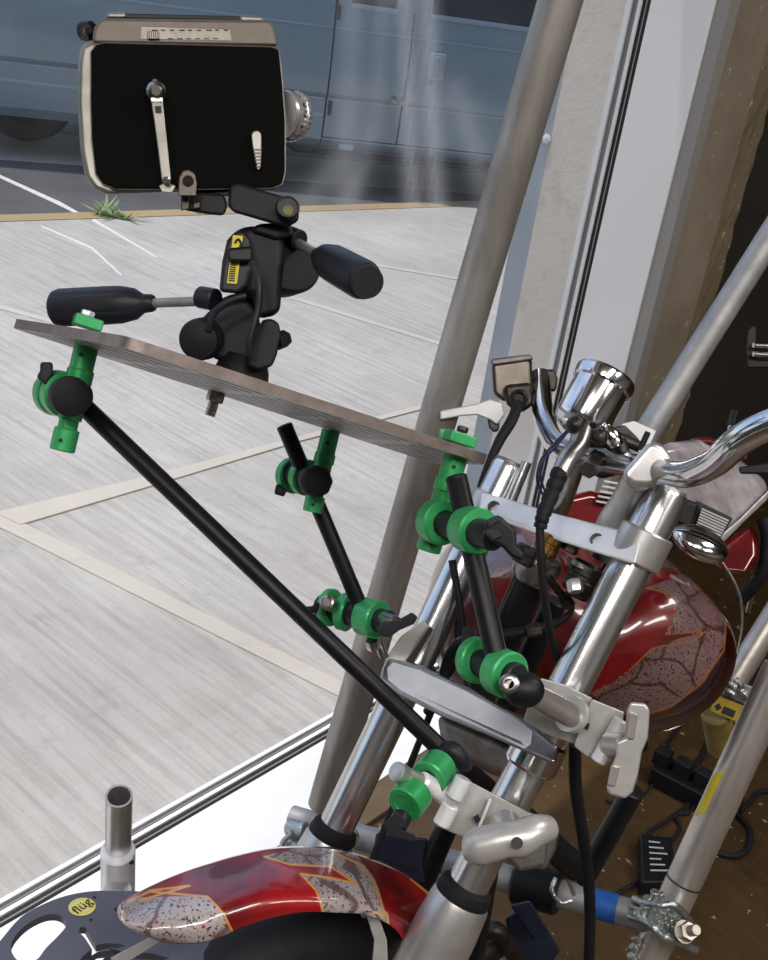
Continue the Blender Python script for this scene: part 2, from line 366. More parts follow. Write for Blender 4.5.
# outdoor slabs: light brushed concrete up to the kerb
KA, KB = G(0, 222), G(480, 206); kd = (KB - KA).normalized(); kn = V((-kd.y, kd.x, 0))
def ground_poly(name, pts, m, z=0.0, th=.012, parent=None):
    mb = MB(); mb.prism([V((p.x, p.y, z)) for p in pts], V((0, 0, -th))); return struct(name, mb, m, parent, flat=True)
q0, q1 = KA - kd * 6, KB + kd * 8
pave = ground_poly('pavement', [q0, q1, WP(9, -.036, 0), WP(-6, -.036, 0)], M['pavement'], 0, .1)
kb = MB()
k0 = q0
for i in range(9):                                                 # kerb stones end to end
    a = q0 + kd * (i * 1.8); b = a + kd * 1.788
    mb = MB(); mb.prism([V((a.x, a.y, .004)), V((b.x, b.y, .004)), V((b.x, b.y, .004)) + kn * .13, V((a.x, a.y, .004)) + kn * .13], V((0, 0, -.1)))
    mb.build('kerb_stone', M['kerb'], pave, flat=True)
def band(pix, m='jointband', name='joint_band', z=.0035):
    mb = MB(); pts = [G(x, y) for x, y in pix]; mb.prism([V((p.x, p.y, z)) for p in pts], V((0, 0, -.006))); return mb.build(name, M[m], pave, flat=True)
band([(24, 524), (346, 685), (346, 701), (10, 533), (-60, 500), (-50, 488)])
band([(-5, 514), (146, 478), (300, 437), (430, 404), (430, 408), (300, 442), (148, 488), (20, 526)], z=.0055)
band([(-20, 300), (60, 322), (330, 402), (330, 405), (60, 326), (-20, 304)])
band([(290, 296), (470, 352), (470, 355), (290, 299)])
band([(290, 250), (480, 282), (480, 284), (290, 252)])
def line_thing(pix, zz, name='reflection_line'):  # reflection in the window glass, drawn as white strips on the ground
    mb = MB(); pts = [G(x, y) for x, y in pix]; mb.prism([V((p.x, p.y, zz)) for p in pts], V((0, 0, -.003))); o = mb.build(name, M['reflwhite'], pave, flat=True); return o
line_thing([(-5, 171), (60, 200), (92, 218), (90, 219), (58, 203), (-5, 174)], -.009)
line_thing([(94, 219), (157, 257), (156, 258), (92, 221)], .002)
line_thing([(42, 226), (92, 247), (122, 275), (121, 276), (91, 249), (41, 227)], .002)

mb = MB(); mb.prism([V((q.x, q.y, -.008)) for q in (G(-160, 112), G(620, 186), G(620, 203), G(-160, 146))], V((0, 0, -.02))); struct('pale_road_strip', mb, M['jointband'], pv, flat=True)  # paler strip of road surface below the van
# window: track, sill, jamb, glass
win = bpy.data.objects.new('window_1', None); COL.objects.link(win); win.location = WP(0, 0, 0); win['kind'] = 'structure'
def wpart(name, m, *a, **k): return wbox(*a).build(name, M[m], win, **k)
wpart('bottom_rail', 'frost_white', -4, UJ, -.036, -.025, -.02, .006, bevel=.002)
wpart('rail_groove', 'frame_grey', -4, UJ, -.025, -.012, -.02, -.004, flat=True)
wpart('rail_rib', 'frame_grey', -4, UJ, -.0185, -.0155, -.02, .004, flat=True)
wpart('bottom_rail_inner', 'frost_white', -4, UJ, -.012, -.003, -.02, .006, bevel=.0015)
wpart('bottom_gasket', 'gasket', -4, UJ, -.003, .007, -.02, .001, flat=True)
wpart('gasket_lip', 'frame_grey', -4, UJ, .007, .010, -.02, .004, flat=True)
wpart('bottom_gasket', 'gasket', -4, UJ, .010, .017, -.02, .001, flat=True)
struct('trim_1', wbox(-4, UJ, .017, .185, -.02, .004), M['frost_white'], bevel=.002)
struct('trim_5', wbox(-4, UJ + .05, .185, .255, -.02, .012), M['caulk'], bevel=.002)
wpart('jamb_rail', 'frost_white', UJ - .003, UJ + .03, -.036, -.025, 0, 2.5, flat=True)
wpart('jamb_groove', 'frame_grey', UJ + .004, UJ + .03, -.025, -.010, 0, 2.5, flat=True)
wpart('jamb_rail', 'frost_white', UJ - .003, UJ + .03, -.010, -.003, 0, 2.5, flat=True)
wpart('jamb_gasket', 'gasket', UJ + .003, UJ + .03, -.003, .016, 0, 2.5, flat=True)
wpart('gasket_lip', 'frame_grey', UJ + .001, UJ + .03, .006, .008, 0, 2.5, flat=True)
struct('trim_2', wbox(UJ, UJ + .03, .016, .155, 0, 2.5), M['panel_white'], bevel=.002)
struct('trim_3', wbox(UJ + .004, UJ + .045, .155, .185, 0, 2.5), M['frame_grey'], flat=True)
struct('trim_4', wbox(UJ + .002, UJ + .4, -.21, -.155, -.02, 3.2), M['flash'], flat=True)
mb = MB(); mb.ball(P(547, 139, 2.6) , RT * .009, UP * .009, FW * .009, 12, 8)
wbox(UJ + .002, UJ + .4, -.155, -.036, -.02, 3.2).build('wall_outside', M['reveal'])['kind'] = 'structure'
# streaked glass pane (fine grid carrying the streak strength)
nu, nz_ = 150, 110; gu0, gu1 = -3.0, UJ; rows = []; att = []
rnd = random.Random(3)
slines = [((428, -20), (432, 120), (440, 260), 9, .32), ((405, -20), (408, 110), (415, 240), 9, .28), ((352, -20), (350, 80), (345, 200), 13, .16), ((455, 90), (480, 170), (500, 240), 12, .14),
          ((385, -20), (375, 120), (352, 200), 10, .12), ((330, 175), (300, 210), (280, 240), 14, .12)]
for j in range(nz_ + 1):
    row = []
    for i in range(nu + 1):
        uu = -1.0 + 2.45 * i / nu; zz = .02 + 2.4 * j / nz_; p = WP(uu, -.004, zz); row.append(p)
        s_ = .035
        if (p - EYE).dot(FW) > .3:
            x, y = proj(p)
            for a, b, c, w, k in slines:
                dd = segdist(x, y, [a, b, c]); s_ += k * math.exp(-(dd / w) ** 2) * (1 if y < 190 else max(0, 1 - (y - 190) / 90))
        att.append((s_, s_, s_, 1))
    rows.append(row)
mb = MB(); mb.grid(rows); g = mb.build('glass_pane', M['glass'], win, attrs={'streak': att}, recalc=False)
wbox(-4, -1.0, -.006, -.002, .02, 2.42).build('glass_pane', M['glass'], win, attrs={'streak': [(.02, .02, .02, 1)] * 8})
struct('ceiling', wbox(-5, 6, -.3, 6.5, 3.2, 3.3), M['roomwall'], flat=True)
struct('wall_header', wbox(-5, UJ + .4, -.155, .165, 2.5, 3.2), M['roomwall'], flat=True)
struct('wall_window_side', wbox(-5, -4, -.155, .165, -.02, 2.5), M['roomwall'], flat=True)
struct('wall_back', wbox(-5, 6, 6.4, 6.5, 0, 3.2), M['roomwall'], flat=True)
struct('wall_left', wbox(-5.1, -5, -.155, 6.5, 0, 3.2), M['roomwall'], flat=True)
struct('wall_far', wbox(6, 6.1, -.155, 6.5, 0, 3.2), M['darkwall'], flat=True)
struct('wall_pilaster', wbox(UJ + .045, UJ + .25, .03, .17, 0, 3.2), M['brownwall'], flat=True)
rg = MB(); rows = []
for j in range(90):                                                # the broken edge of the pilaster, rough and crumbling
    z = 3.2 * j / 89; row = []
    for i in range(10):
        t = i / 9; u = UJ + .25 + .15 * t; w = .17 - .012 * t - .03 * max(0, t - .8) * 5; r = rnd.uniform(-1, 1) * .0035 * (1 if 0 < i < 9 else .2)
        row.append(WP(u + r, w + r, z))
    rows.append(row)
rg.grid(rows).build('wall_pilaster_edge', M['roughwall'], flat=True)['kind'] = 'structure'
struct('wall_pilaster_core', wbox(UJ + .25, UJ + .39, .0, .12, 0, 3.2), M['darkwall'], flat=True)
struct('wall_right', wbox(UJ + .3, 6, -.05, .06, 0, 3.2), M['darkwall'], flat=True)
# added fill lamps, out of view, brightening the interior (lit panels)
LAMPL = iter(('added fill lamp over the camera position, left of the row', 'added fill lamp above the motorcycle side of the room', 'large added fill lamp at the back of the room', 'added fill lamp nearest the left wall'))
for (u, w, e, sx, sy) in ((-1.2, 2.3, 45, 1.5, .5), (1.6, 2.0, 25, 1.2, .5), (0.2, 3.6, 40, 1.5, .6), (-2.2, 1.4, 30, 1.2, .5)):
    t = thing('fill_lamp', WP(u, w, 3.2), next(LAMPL), 'lamp', 'added fill lamps under the ceiling')
    wbox(u - sx / 2 - .03, u + sx / 2 + .03, w - sy / 2 - .03, w + sy / 2 + .03, 3.16, 3.2).build('housing', M['frost_white'], t)
    wbox(u - sx / 2, u + sx / 2, w - sy / 2, w + sy / 2, 3.150, 3.158).build('fill_diffuser', M['lamp'], t)
    li = bpy.data.lights.new('fill_light', 'AREA'); li.shape = 'RECTANGLE'; li.size = sx; li.size_y = sy; li.energy = e; li.color = (1, .97, .93)
    lo = bpy.data.objects.new('fill_light', li); COL.objects.link(lo); lo.parent = t; lo.location = (0, 0, -.07); lo.rotation_euler = (0, 0, math.atan2(DU.y, DU.x))

# ================================================================== OUTDOORS: van, weed
VO = G(0, 116, .27); VO.z = 0; VD = G(493, 166, .27) - VO; VD.z = 0; VD.normalize(); VN = V((VD.y, -VD.x, 0))   # van side: along, outward (to us)
def VS(px, py):                                                    # image point on the van's side -> (along, height)
    q = on_plane(px, py, VO, VN); return (q - VO).dot(VD), q.z
VPROF = [(.27, -.05), (.33, -.01), (.45, 0.0), (.60, .006), (.635, .028), (.66, .03), (.8, .034), (.97, .03), (1.0, .024), (1.02, .022), (1.12, .012), (1.3, -.012), (1.75, -.10), (2.0, -.17), (2.12, -.26)]
def voff(z):
    for (a, b), (c, d) in zip(VPROF, VPROF[1:]):
        if a <= z <= c: return b + (d - b) * (z - a) / (c - a)
    return VPROF[0][1] if z < VPROF[0][0] else VPROF[-1][1]
def VP_(s, z, o=0.0): return VO + VD * s + VN * (voff(z) + o) + V((0, 0, z))
van = thing('van', VO + VN * -.9, 'blue-grey full size van parked on the road beyond the kerb', 'van')
S0, S1 = -1.9, 5.2
def vpanel(name, sa, sb, zs, o=.0, th=.02, slant=0.0, m='vanpaint', bevel=.004, edge=None):
    zs = sorted(set([z for z, _ in VPROF if zs[0] < z < zs[1]] + list(zs))); mb = MB(); rows = []
    for z in zs:
        k = slant * (z - .3); rows.append([VP_(sa + k, z, o), VP_(sb + k, z, o), VP_(sb + k, z, o - th), VP_(sa + k, z, o - th)])
    mb.grid(rows, closed=True); n = len(mb.v); mb.f.append((0, 1, 2, 3)); mb.f.append((n - 4, n - 3, n - 2, n - 1)); return mb.build(name, M[m], van, angle=25)
body = MB(); rows = []
for z, o in VPROF: rows.append([VP_(S0, z, -.02), VP_(S1, z, -.02), VP_(S1, z, -.02) - VN * (1.8 + 2 * o), VP_(S0, z, -.02) - VN * (1.8 + 2 * o)])
body.grid(rows, closed=True); body.f.append((0, 1, 2, 3)); n = len(body.v); body.f.append((n - 4, n - 3, n - 2, n - 1)); body.build('body', M['seam'], van)
s1, _ = VS(325, 110); s2, _ = VS(402, 105); sill = .36
zb = VS(470, 22)[1]
gp = .012
s3 = s2 + 1.15
vpanel('rear_quarter_panel', S0, s1 - gp / 2, (.27, 2.12)); vpanel('cargo_door', s1 + gp / 2, s2 - gp / 2, (.35, zb)); vpanel('cargo_door', s2 + gp / 2, s3, (.35, zb)); vpanel('front_panel', s3 + gp, S1, (.27, 2.12))
vpanel('sill_panel', s1, s3, (.27, .342)); vpanel('upper_side_panel', s1 + gp, s3, (1.98, 2.12))
for sa, sb in ((s1 + gp, s1 + .10), (s2 - .12, s2 + .12), (s3 - .1, s3)): vpanel('window_pillar', sa, sb, (zb, 1.98))
for sa, sb, z0 in ((s1 + .10, s2 - .12, zb), (s2 + .12, s3 - .1, zb)):
    vpanel('window_pane', sa, sb, (z0, 1.98), o=-.008, th=.01, m='glassdark'); vpanel('window_trim', sa, sb, (z0 - .012, z0 + .016), o=.012, m='vanline')
# pale pressed swage lines along the side
zu = VS(400, 37)[1]; zl = VS(395, 107)[1]; zl2 = VS(40, 85)[1]
print('van heights', zu, zl, zl2, VS(470, 14), VS(0, 60))
for z, h in ((zu, .012), (zl, .014)):
    for a_, b_ in ((S0, s1 - gp), (s1 + gp, s2 - gp), (s2 + gp, S1)): vpanel('swage_or_highlight_line', a_, b_, (z, z + h), o=.005, m='vanline')
vpanel('swage_or_highlight_line', S0, s1 - gp, (zl2, zl2 + .02), o=.006, m='vanline')  # highlight along the lower crease, drawn as a pale strip
for (x, y) in ((340, 12), (331, 108)):
    s, z = VS(x, y); mb = MB(); mb.drum(VP_(s - .01, z - .045, .012), VP_(s - .01, z + .045, .012), .012, 10); mb.build('hinge', M['seam'], van)
s, z = VS(435, 66); mb = MB(); mb.box(VP_(s, z, .012), VD * .055, VN * .008, V((0, 0, .085))); h = mb.build('handle_recess', M['vanline'], van, bevel=.006)
mb = MB(); mb.box(VP_(s - .01, z - .005, .03), VD * .03, VN * .008, V((0, 0, .07))); mb.build('door_handle', M['vanpaint'], van, bevel=.006)
for (x, y) in ((428, 84), (393, 99), (401, 101)):
    s, z = VS(x, y); mb = MB(); mb.lathe(VP_(s, z, 0), VN, [(.02, 0), (.02, .012), (.012, .014), (.011, .008)], 16); mb.build('lock_cylinder', M['chrome_dull'], van)
mb = MB(); s, z = VS(347, 148); mb.box(VP_(s, z, .01), VD * .05, VN * .006, V((0, 0, .02))); mb.build('step_bracket', M['vanline'], van, bevel=.004)
# running board tube low under the doors
mb = MB(); mb.tube([VP_(s1 - .35, .36, -.02), VP_(s1 - .2, .27, .03), VP_(s1, .25, .04), VP_(s3, .25, .04)], .022, 10, smooth=4); mb.build('running_board', M['dark'], van)
for s in (.12, 3.75):
    c = VO + VD * s + VN * -.75 + V((0, 0, .335))
    mb = MB(); mb.lathe(c - VN * .12, VN, [(.19, 0), (.30, .0), (.33, .03), (.335, .06), (.335, .18), (.33, .21), (.30, .24), (.20, .235), (.19, .20)], 40); w = mb.build('wheel', M['tyre'], van)
    mb = MB(); mb.lathe(c + VN * .07, VN, [(.2, 0), (.2, .02), (.17, .03), (.08, .04), (.05, .045), (.02, .045)], 32); mb.build('hub_cap', M['seam'], w)
# weed at the kerb
mb = MB(); base = G(112, 217)
for i in range(46):
    a = rnd.uniform(0, 6.28); L_ = rnd.uniform(.05, .16); t = V((math.cos(a), math.sin(a) * .5, rnd.uniform(.15, .8))).normalized(); p = base + V((rnd.uniform(-.09, .09), rnd.uniform(-.03, .03), 0)); sd = t.cross(V((0, 0, 1))).normalized() * .007
    mb.v += [p - sd, p + sd, p + t * L_ * .6 + sd * 1.2 - V((0, 0, .0)), p + t * L_, p + t * L_ * .6 - sd * 1.2]; i0 = len(mb.v) - 5; mb.f.append(tuple(range(i0, i0 + 5)))
tag(mb.build('weed', M['weed'], flat=True), 'small green weed sprouting at the ochre kerb', 'plant')

# ================================================================== SCAFFOLD PIPES
def pipe_thing(name, a, b, r, m, label, wall=.003, cat='pipe', n=40):
    mb = MB(); mb.pipe(a, b, r, wall, n); return tag(mb.build(name, m), label, cat)
pa, pb = P(345, 735, 1.52), P(556, 15, 1.17); dd = (pb - pa)
pipe_thing('scaffold_pole', pa - dd * .13, pb + dd * .30, .0238, M['galv'], 'thick weathered steel pole leaning up in front of the window', n=56)
pipe_thing('scaffold_pole', P(622, 472, 1.9), P(790, 205, 1.9), .0225, M['galv_light'], 'pale aluminium pole slanting up in front of the dark wall')
a, b = P(636, 985, 1.52), P(782, 668, 1.45); d1 = b - a
rp = pipe_thing('scaffold_pole', a, b, .0238, M['galv_warm'], 'steel pole at the lower right corner with a yellow mark and a forged clamp')
mb = MB(); c = a + d1 * .665; x, y, z = frame_of(d1)
rows = []
for j in range(2):
    rows.append([a + d1 * (.60 + .12 * j) + (x * math.cos(t) + y * math.sin(t)) * .0245 for t in [math.radians(-12 + 7 * k) for k in range(12)]])
def patch(base, axis, r, t0, t1, f0, f1, name, m, parent, n=12, skew=0.):
    """a thin sticker wrapped round a cylinder; angle 0 faces the viewer, positive to the right"""
    z = axis.normalized(); v = -(FW - z * FW.dot(z)).normalized(); s = z.cross(v)
    if s.dot(RT) < 0: s = -s
    mb = MB(); rows = []
    for j in (0, 1):
        f = f0 if j == 0 else f1
        rows.append([base + axis * (f + skew * (k / n - .5)) + (v * math.cos(t) + s * math.sin(t)) * r for k, t in enumerate([math.radians(t0 + (t1 - t0) * k / n) for k in range(n + 1)])])
    mb.grid(rows); return mb.build(name, m, parent)
patch(a, d1, .0243, -88, -50, .54, .67, 'yellow_mark', M['yellow'], rp, skew=.03)
mb = MB(); mb.tube([a + d1 * .335, a + d1 * .34], .0246, 40, cap=False); mb.build('scored_ring', M['dark'], rp)
a2, b2 = P(706, 748, 1.95), P(800, 575, 1.95)
pipe_thing('scaffold_pole', P(722, 700, 1.95), b2, .0225, M['galv_warm'], 'short pole stub rising beside the red tank above a yellow tagged clamp')
ha, hb = P(292, 818, 1.72), P(672, 925, 1.50); hd = hb - ha
hp = pipe_thing('cross_pipe', ha, hb, .0195, M['galv_light'], 'pale horizontal pipe behind the fork with blue tape near its clamp')
mb = MB(); mb.tube([ha + hd * .80, ha + hd * .873], .0203, 32, cap=False); mb.build('tape_band', M['blue_tape'], hp, label='blue tape band')
# little upright pipe in its socket
sp = thing('socket_pipe', P(118, 892, 1.42), 'short hollow silver pipe standing upright in a cast elbow socket', 'pipe')
ax = (P(119, 792, 1.30) - P(118, 870, 1.40)); mb = MB(); mb.pipe(P(118, 865, 1.40), P(119, 796, 1.31), .0162, .0026, 40); mb.build('pipe', M['brushed'], sp)
mb = MB(); mb.drum(P(118, 892, 1.42), P(118, 850, 1.37), .0215, 40, .1); mb.build('socket', M['polished'], sp)
mb = MB(); mb.drum(P(118, 888, 1.40), P(116, 905, 1.34), .0175, 32, .1); mb.build('spigot', M['brushed'], sp)
mb = MB(); mb.ball(P(131, 862, 1.365), RT * .004, UP * .003, FW * .003, 12, 8); mb.build('grub_screw', M['dark'], sp)

# forged swivel clamp joining pole and cross pipe
t = thing('swivel_clamp', P(668, 922, 1.45), 'forged silver swivel clamp with bolt gripping the lower right pole', 'clamp')
for pts, rr_ in (([(634, 899, 1.46), (645, 903, 1.44), (660, 905, 1.425), (674, 905, 1.425), (684, 914, 1.435), (692, 924, 1.45)], .0048), ([(630, 917, 1.46), (644, 921, 1.44), (654, 928, 1.425), (662, 936, 1.425), (674, 940, 1.43), (686, 945, 1.45), (696, 950, 1.46)], .0050)):
    mb = MB(); mb.tube([P(*q) for q in pts], rr_, 14, smooth=6); mb.build('strap_arm', M['zinc'], t)
mb = MB(); mb.slab([(650, 905), (674, 906), (684, 914), (692, 924), (688, 938), (674, 940), (662, 934), (653, 926), (647, 918)], lambda x, y: 1.432 + abs(x - 668) * .0005, .05); mb.build('saddle', M['zinc'], t, bevel=.004, seg=3)
rw = random.Random(5)
for k in range(14):
    x, y = 654 + (k % 5) * 5 + rw.uniform(-1, 1) + (k // 5) * 2, 911 + (k // 5) * 6 + (k % 5) * 1.8; mb = MB(); mb.box(P(x, y, 1.43), RT * .0016, UP * .0028, FW * .0012); mb.build('raised_letter', M['zinc'], t, bevel=.0005)
mb = MB(); mb.drum(P(636, 905, 1.45), P(634, 915, 1.45), .009, 16); mb.drum(P(645, 905, 1.45), P(643, 917, 1.45), .007, 16); mb.build('hinge_pin', M['zinc'], t)
for x0, y0, x1, y1, r_ in ((654, 901, 655, 891, .006), (662, 902, 661, 893, .004), (648, 902, 647, 897, .005)): mb = MB(); mb.drum(P(x0, y0, 1.46), P(x1, y1, 1.455), r_, 14); mb.build('stud_end', M['zinc'], t)
mb = MB(); hexnut(mb, P(684, 932, 1.43), P(690, 931, 1.41), .0125); mb.build('nut', M['galv_warm'], t)
mb = MB(); mb.lathe(P(684, 932, 1.425), P(696, 930, 1.40) - P(684, 932, 1.425), [(.0145, 0), (.0145, .002), (.007, .003), (.007, .030), (.006, .031)], 24); mb.build('bolt', M['galv_warm'], t)
for k in range(3): mb = MB(); mb.drum(P(634 - k * 2, 936 + k * 9, 1.5), P(638 - k * 2, 942 + k * 9, 1.5), .006, 10); mb.build('rear_lug', M['zinc'], t)
tc_ = thing('swivel_clamp', P(300, 838, 1.68), 'small worn forged clamp at the left end of the cross pipe', 'clamp')
for (x, y, r) in ((297, 826, .013), (292, 843, .012), (300, 850, .009)):
    mb = MB(); mb.drum(P(x - 8, y + 1, 1.66), P(x + 9, y + 5, 1.64), r, 14); mb.build('clamp_lug', M['zinc'], tc_)
mb = MB(); mb.tube([P(292, 833, 1.64), P(283, 843, 1.64), P(286, 856, 1.64)], .004, 10, smooth=4); mb.tube([P(352, 828, 1.62), P(356, 838, 1.6), P(350, 848, 1.6)], .005, 10, smooth=4); mb.build('clamp_hook', M['galv_warm'], tc_)
# yellow tagged coupler
t = thing('pipe_coupler', P(732, 700, 1.93), 'dark steel coupler with yellow tag below the short pole stub', 'clamp')
mb = MB(); mb.slab([(729, 678), (758, 688), (750, 708), (720, 695)], 1.90, .06); mb.build('coupler_body', M['cast'], t, bevel=.004)
mb = MB()
for (x, y, u, v) in ((730, 683, 736, 690), (735, 679, 742, 688), (741, 690, 748, 700), (728, 690, 735, 697)): mb.tube([P(x, y, 1.89), P((x + u) / 2 + 2, (y + v) / 2, 1.885), P(u, v, 1.89)], .005, 8, smooth=3)
mb.build('bolt_cluster', M['zinc'], t)
mb = MB(); mb.slab([(716, 695), (744, 706), (737, 722), (710, 711)], 1.89, .004); tg_ = mb.build('yellow_tag', mat('dull_yellow_tag', '#a88a20', .5, 0, '#8f7418', 30), t, bevel=.001)
for pl in ([(714, 706), (719, 703), (722, 708), (717, 711)], [(724, 706), (736, 711), (733, 718), (721, 713)]):
    mb = MB(); mb.slab(pl, 1.8895, .0002); mb.build('tag_print', M['ink'], tg_)
mb = MB(); mb.drum(P(716, 712, 1.92), P(722, 748, 1.98), .026, 24); mb.build('yellow_sleeve', mat('yellow_pipe_sleeve', '#6f6022', .6, 0, '#8d8050', 20), t)

# ================================================================== THE MOTORCYCLE
bike = thing('motorcycle', V((P(380, 900, 1.2).x, P(380, 900, 1.2).y, 0)), 'custom red chopper motorcycle with chrome fork and stone-effect flame paint', 'motorcycle')
RA, RB = P(440, 940, 1.09), P(669, 490, 1.06)        # right fork axis low -> top
LA, LB = P(325, 850, 1.26), P(511, 464, 1.24)
fa = (RB - RA).normalized()
def fork(A, B, lab):
    mb = MB(); mb.lathe(A, B - A, [(.0205, 0), (.0205, (B - A).length - .004), (.019, (B - A).length)], 48); ft = mb.build('fork_tube', M['forkchrome'], bike)
    return ft
fR = fork(RA, RB, ''); fL = fork(LA, LB, '')
for A, B, s0 in ((RA, RB, P(462, 898, 1.085)), (LA, LB, P(330, 838, 1.255))):
    ax = (B - A).normalized(); tt = A + ax * (s0 - A).dot(ax)
    mb = MB(); mb.lathe(tt - ax * .42, ax, [(.026, 0), (.033, .02), (.033, .32), (.0325, .385), (.030, .415), (.0285, .42)], 48); sl = mb.build('fork_slider', M['brushed'], bike, label='brushed silver fork slider')
    mb = MB(); mb.lathe(tt, ax, [(.0275, 0), (.0285, .004), (.0265, .013), (.022, .016)], 48); mb.build('dust_seal', M['rubber'], sl)
# tops of the fork
mb = MB(); mb.lathe(RB, fa, [(.018, 0), (.0175, .003), (.007, .0035), (.007, .007)], 32); mb.build('fork_cap', M['brushed'], bike)
mb = MB(); al = (LB - LA).normalized(); mb.lathe(LB, al, [(.0195, 0), (.019, .003), (.012, .004), (.003, .003)], 32); mb.build('fork_cap', M['cast'], bike)
# upper triple clamp
ringR = P(641, 547, 1.06)
mb = MB(); mb.lathe(RA + fa * ((ringR - RA).dot(fa) - .017), fa, [(.0245, 0), (.0265, .002), (.0265, .032), (.0245, .034)], 40)
mb.build('upper_yoke_ring', M['brushed'], bike); mb = MB(); rl = LA + al * ((P(492, 506, 1.24) - LA).dot(al)); mb.lathe(rl - al * .012, al, [(.024, 0), (.026, .002), (.026, .022), (.024, .024)], 40)
mb.build('upper_yoke_ring', M['brushed'], bike)
dy = lambda x, y: 1.205 - (x - 478) / (640 - 478) * .17 - (y - 500 - (x - 478) * .28) * .0009
mb = MB(); mb.slab([(481, 492), (505, 498), (549, 512), (600, 525), (642, 535), (636, 565), (596, 553), (536, 534), (500, 521), (478, 511)], dy, .055); yoke = mb.build('upper_yoke', M['polished'], bike, bevel=.0035, seg=3)
for (x, y) in ((494, 507), (597, 540)):
    c = P(x, y, dy(x, y) + .0005); v = (EYE - c).normalized(); v = (v * .6 + fa * .0 - RT * .0 + UP * .0).normalized()
    mb = MB(); mb.lathe(c, v, [(.0068, 0), (.0068, .0022), (.0046, .0022), (.0044, -.002)], 24); mb.build('yoke_bolt', M['dark'], yoke)
mb = MB(); mb.slab([(544, 514), (552, 515), (549, 530), (541, 528)], lambda x, y: dy(x, y) - .0008, .003); mb.build('yoke_notch', M['chrome_dull'], yoke)
# lower triple clamp
dl = lambda x, y: 1.17 - (x - 384) / (560 - 384) * .15 - (y - 670 - (x - 384) * .5) * .0009
mb = MB(); mb.slab([(382, 667), (390, 657), (420, 665), (470, 688), (520, 716), (545, 735), (560, 748), (556, 766), (536, 757), (500, 741), (440, 716), (400, 695), (379, 681)], dl, .06); low = mb.build('lower_yoke', M['chrome_dull'], bike, bevel=.005, seg=3)
mb = MB(); mb.slab([(387, 668), (393, 662), (420, 670), (468, 692), (515, 718), (532, 731), (531, 744), (524, 749), (498, 736), (440, 711), (400, 690), (388, 680)], lambda x, y: dl(x, y) - .0015, .004); mb.build('yoke_face', M['polished'], low, bevel=.001, label='bright machined face of the yoke')
cR = P(541, 757, 1.07); kx = (cR - RA).dot(fa)
mb = MB(); mb.lathe(RA + fa * (kx - .016), fa, [(.0245, 0), (.0268, .003), (.0268, .031), (.0245, .034)], 40); mb.build('lower_yoke_ring', M['chrome'], bike); mb = MB(); kl = (P(402, 668, 1.25) - LA).dot(al); mb.lathe(LA + al * (kl - .014), al, [(.0245, 0), (.0262, .003), (.0262, .027), (.0245, .03)], 40); mb.build('lower_yoke_ring', M['chrome'], bike)
mb = MB(); mb.slab([(436, 712), (500, 740), (530, 756), (520, 780), (495, 776), (470, 764), (448, 752), (440, 735)], lambda x, y: 1.15 - (x - 436) * .0008, .05); mb.build('steering_stem_casting', M['cast'], bike, bevel=.012, seg=4)
# steering head
sh0, sh1 = P(468, 722, 1.26), P(534, 575, 1.20); sx = (sh1 - sh0).normalized()
mb = MB(); mb.drum(sh0, sh1, .0175, 32); mb.build('steering_head', M['black'], bike)
mb = MB(); mb.lathe(sh1, sx, [(.024, -.005), (.026, .0), (.026, .018), (.022, .024), (.014, .026), (.014, .034)], 36); mb.build('head_race', M['chrome_dull'], bike)
mb = MB(); mb.drum(P(525, 575, 1.23), P(470, 700, 1.30), .012, 20); mb.drum(P(556, 600, 1.25), P(500, 720, 1.30), .014, 20); mb.build('front_down_tube', M['black'], bike)
for i, (x, y, r, h, mm) in enumerate(((583, 578, .0175, .034, 'dark'), (583, 566, .019, .006, 'chrome_dull'), (580, 590, .012, .018, 'dark'), (525, 555, .012, .02, 'dark'), (571, 546, .009, .014, 'chrome_dull'), (549, 545, .012, .022, 'brass'), (610, 575, .012, .02, 'dark'))):
    mb = MB(); c = P(x, y, 1.12 + .0005 * i); mb.lathe(c - fa * h / 2, fa, [(r * .8, 0), (r, h * .12), (r, h * .4), (r * .92, h * .45), (r * .92, h * .55), (r, h * .6), (r, h * .88), (r * .8, h)], 20 if i != 4 else 6); mb.build('mount_bush', M[mm], bike)
mb = MB(); hexnut(mb, P(576, 592, 1.08), P(574, 580, 1.085), .008); mb.build('bush_bolt', M['brushed'], bike)
# risers and bar clamps
mb = MB(); mb.tube([P(606, 552, 1.13), P(613, 525, 1.11), P(626, 502, 1.09), P(638, 478, 1.06)], [.0175, .0165, .0155, .0145], 28, smooth=6); mb.build('handlebar_riser', M['brushed'], bike)
mb = MB(); mb.slab([(624, 470), (650, 440), (664, 445), (675, 462), (667, 482), (650, 488), (632, 487), (621, 479)], 1.0, .045); mb.build('bar_clamp', M['brushed'], bike, bevel=.007, seg=4)
mb = MB(); mb.tube([P(545, 530, 1.22), P(560, 495, 1.20), P(572, 465, 1.19), P(590, 440, 1.19)], [.017, .016, .015, .014], 28, smooth=6); mb.build('handlebar_riser', M['chrome_dull'], bike)
mb = MB(); mb.slab([(583, 445), (597, 432), (612, 440), (626, 450), (622, 474), (600, 480), (588, 470)], 1.16, .04); mb.build('bar_clamp', M['dark'], bike, bevel=.006)
# handlebar: one bar from the left control to the right end
bar = MB(); bar.tube([P(541, 375, 1.36), P(541, 395, 1.34), P(546, 425, 1.30), P(560, 448, 1.24), P(590, 457, 1.17), P(640, 466, 1.04), P(665, 472, 1.00), P(690, 473, .96), P(715, 462, .93), P(738, 442, .90), P(765, 427, .88), P(800, 415, .86)], .0127, 32, smooth=8)
hb_ = bar.build('handlebar', M['chrome'], bike)
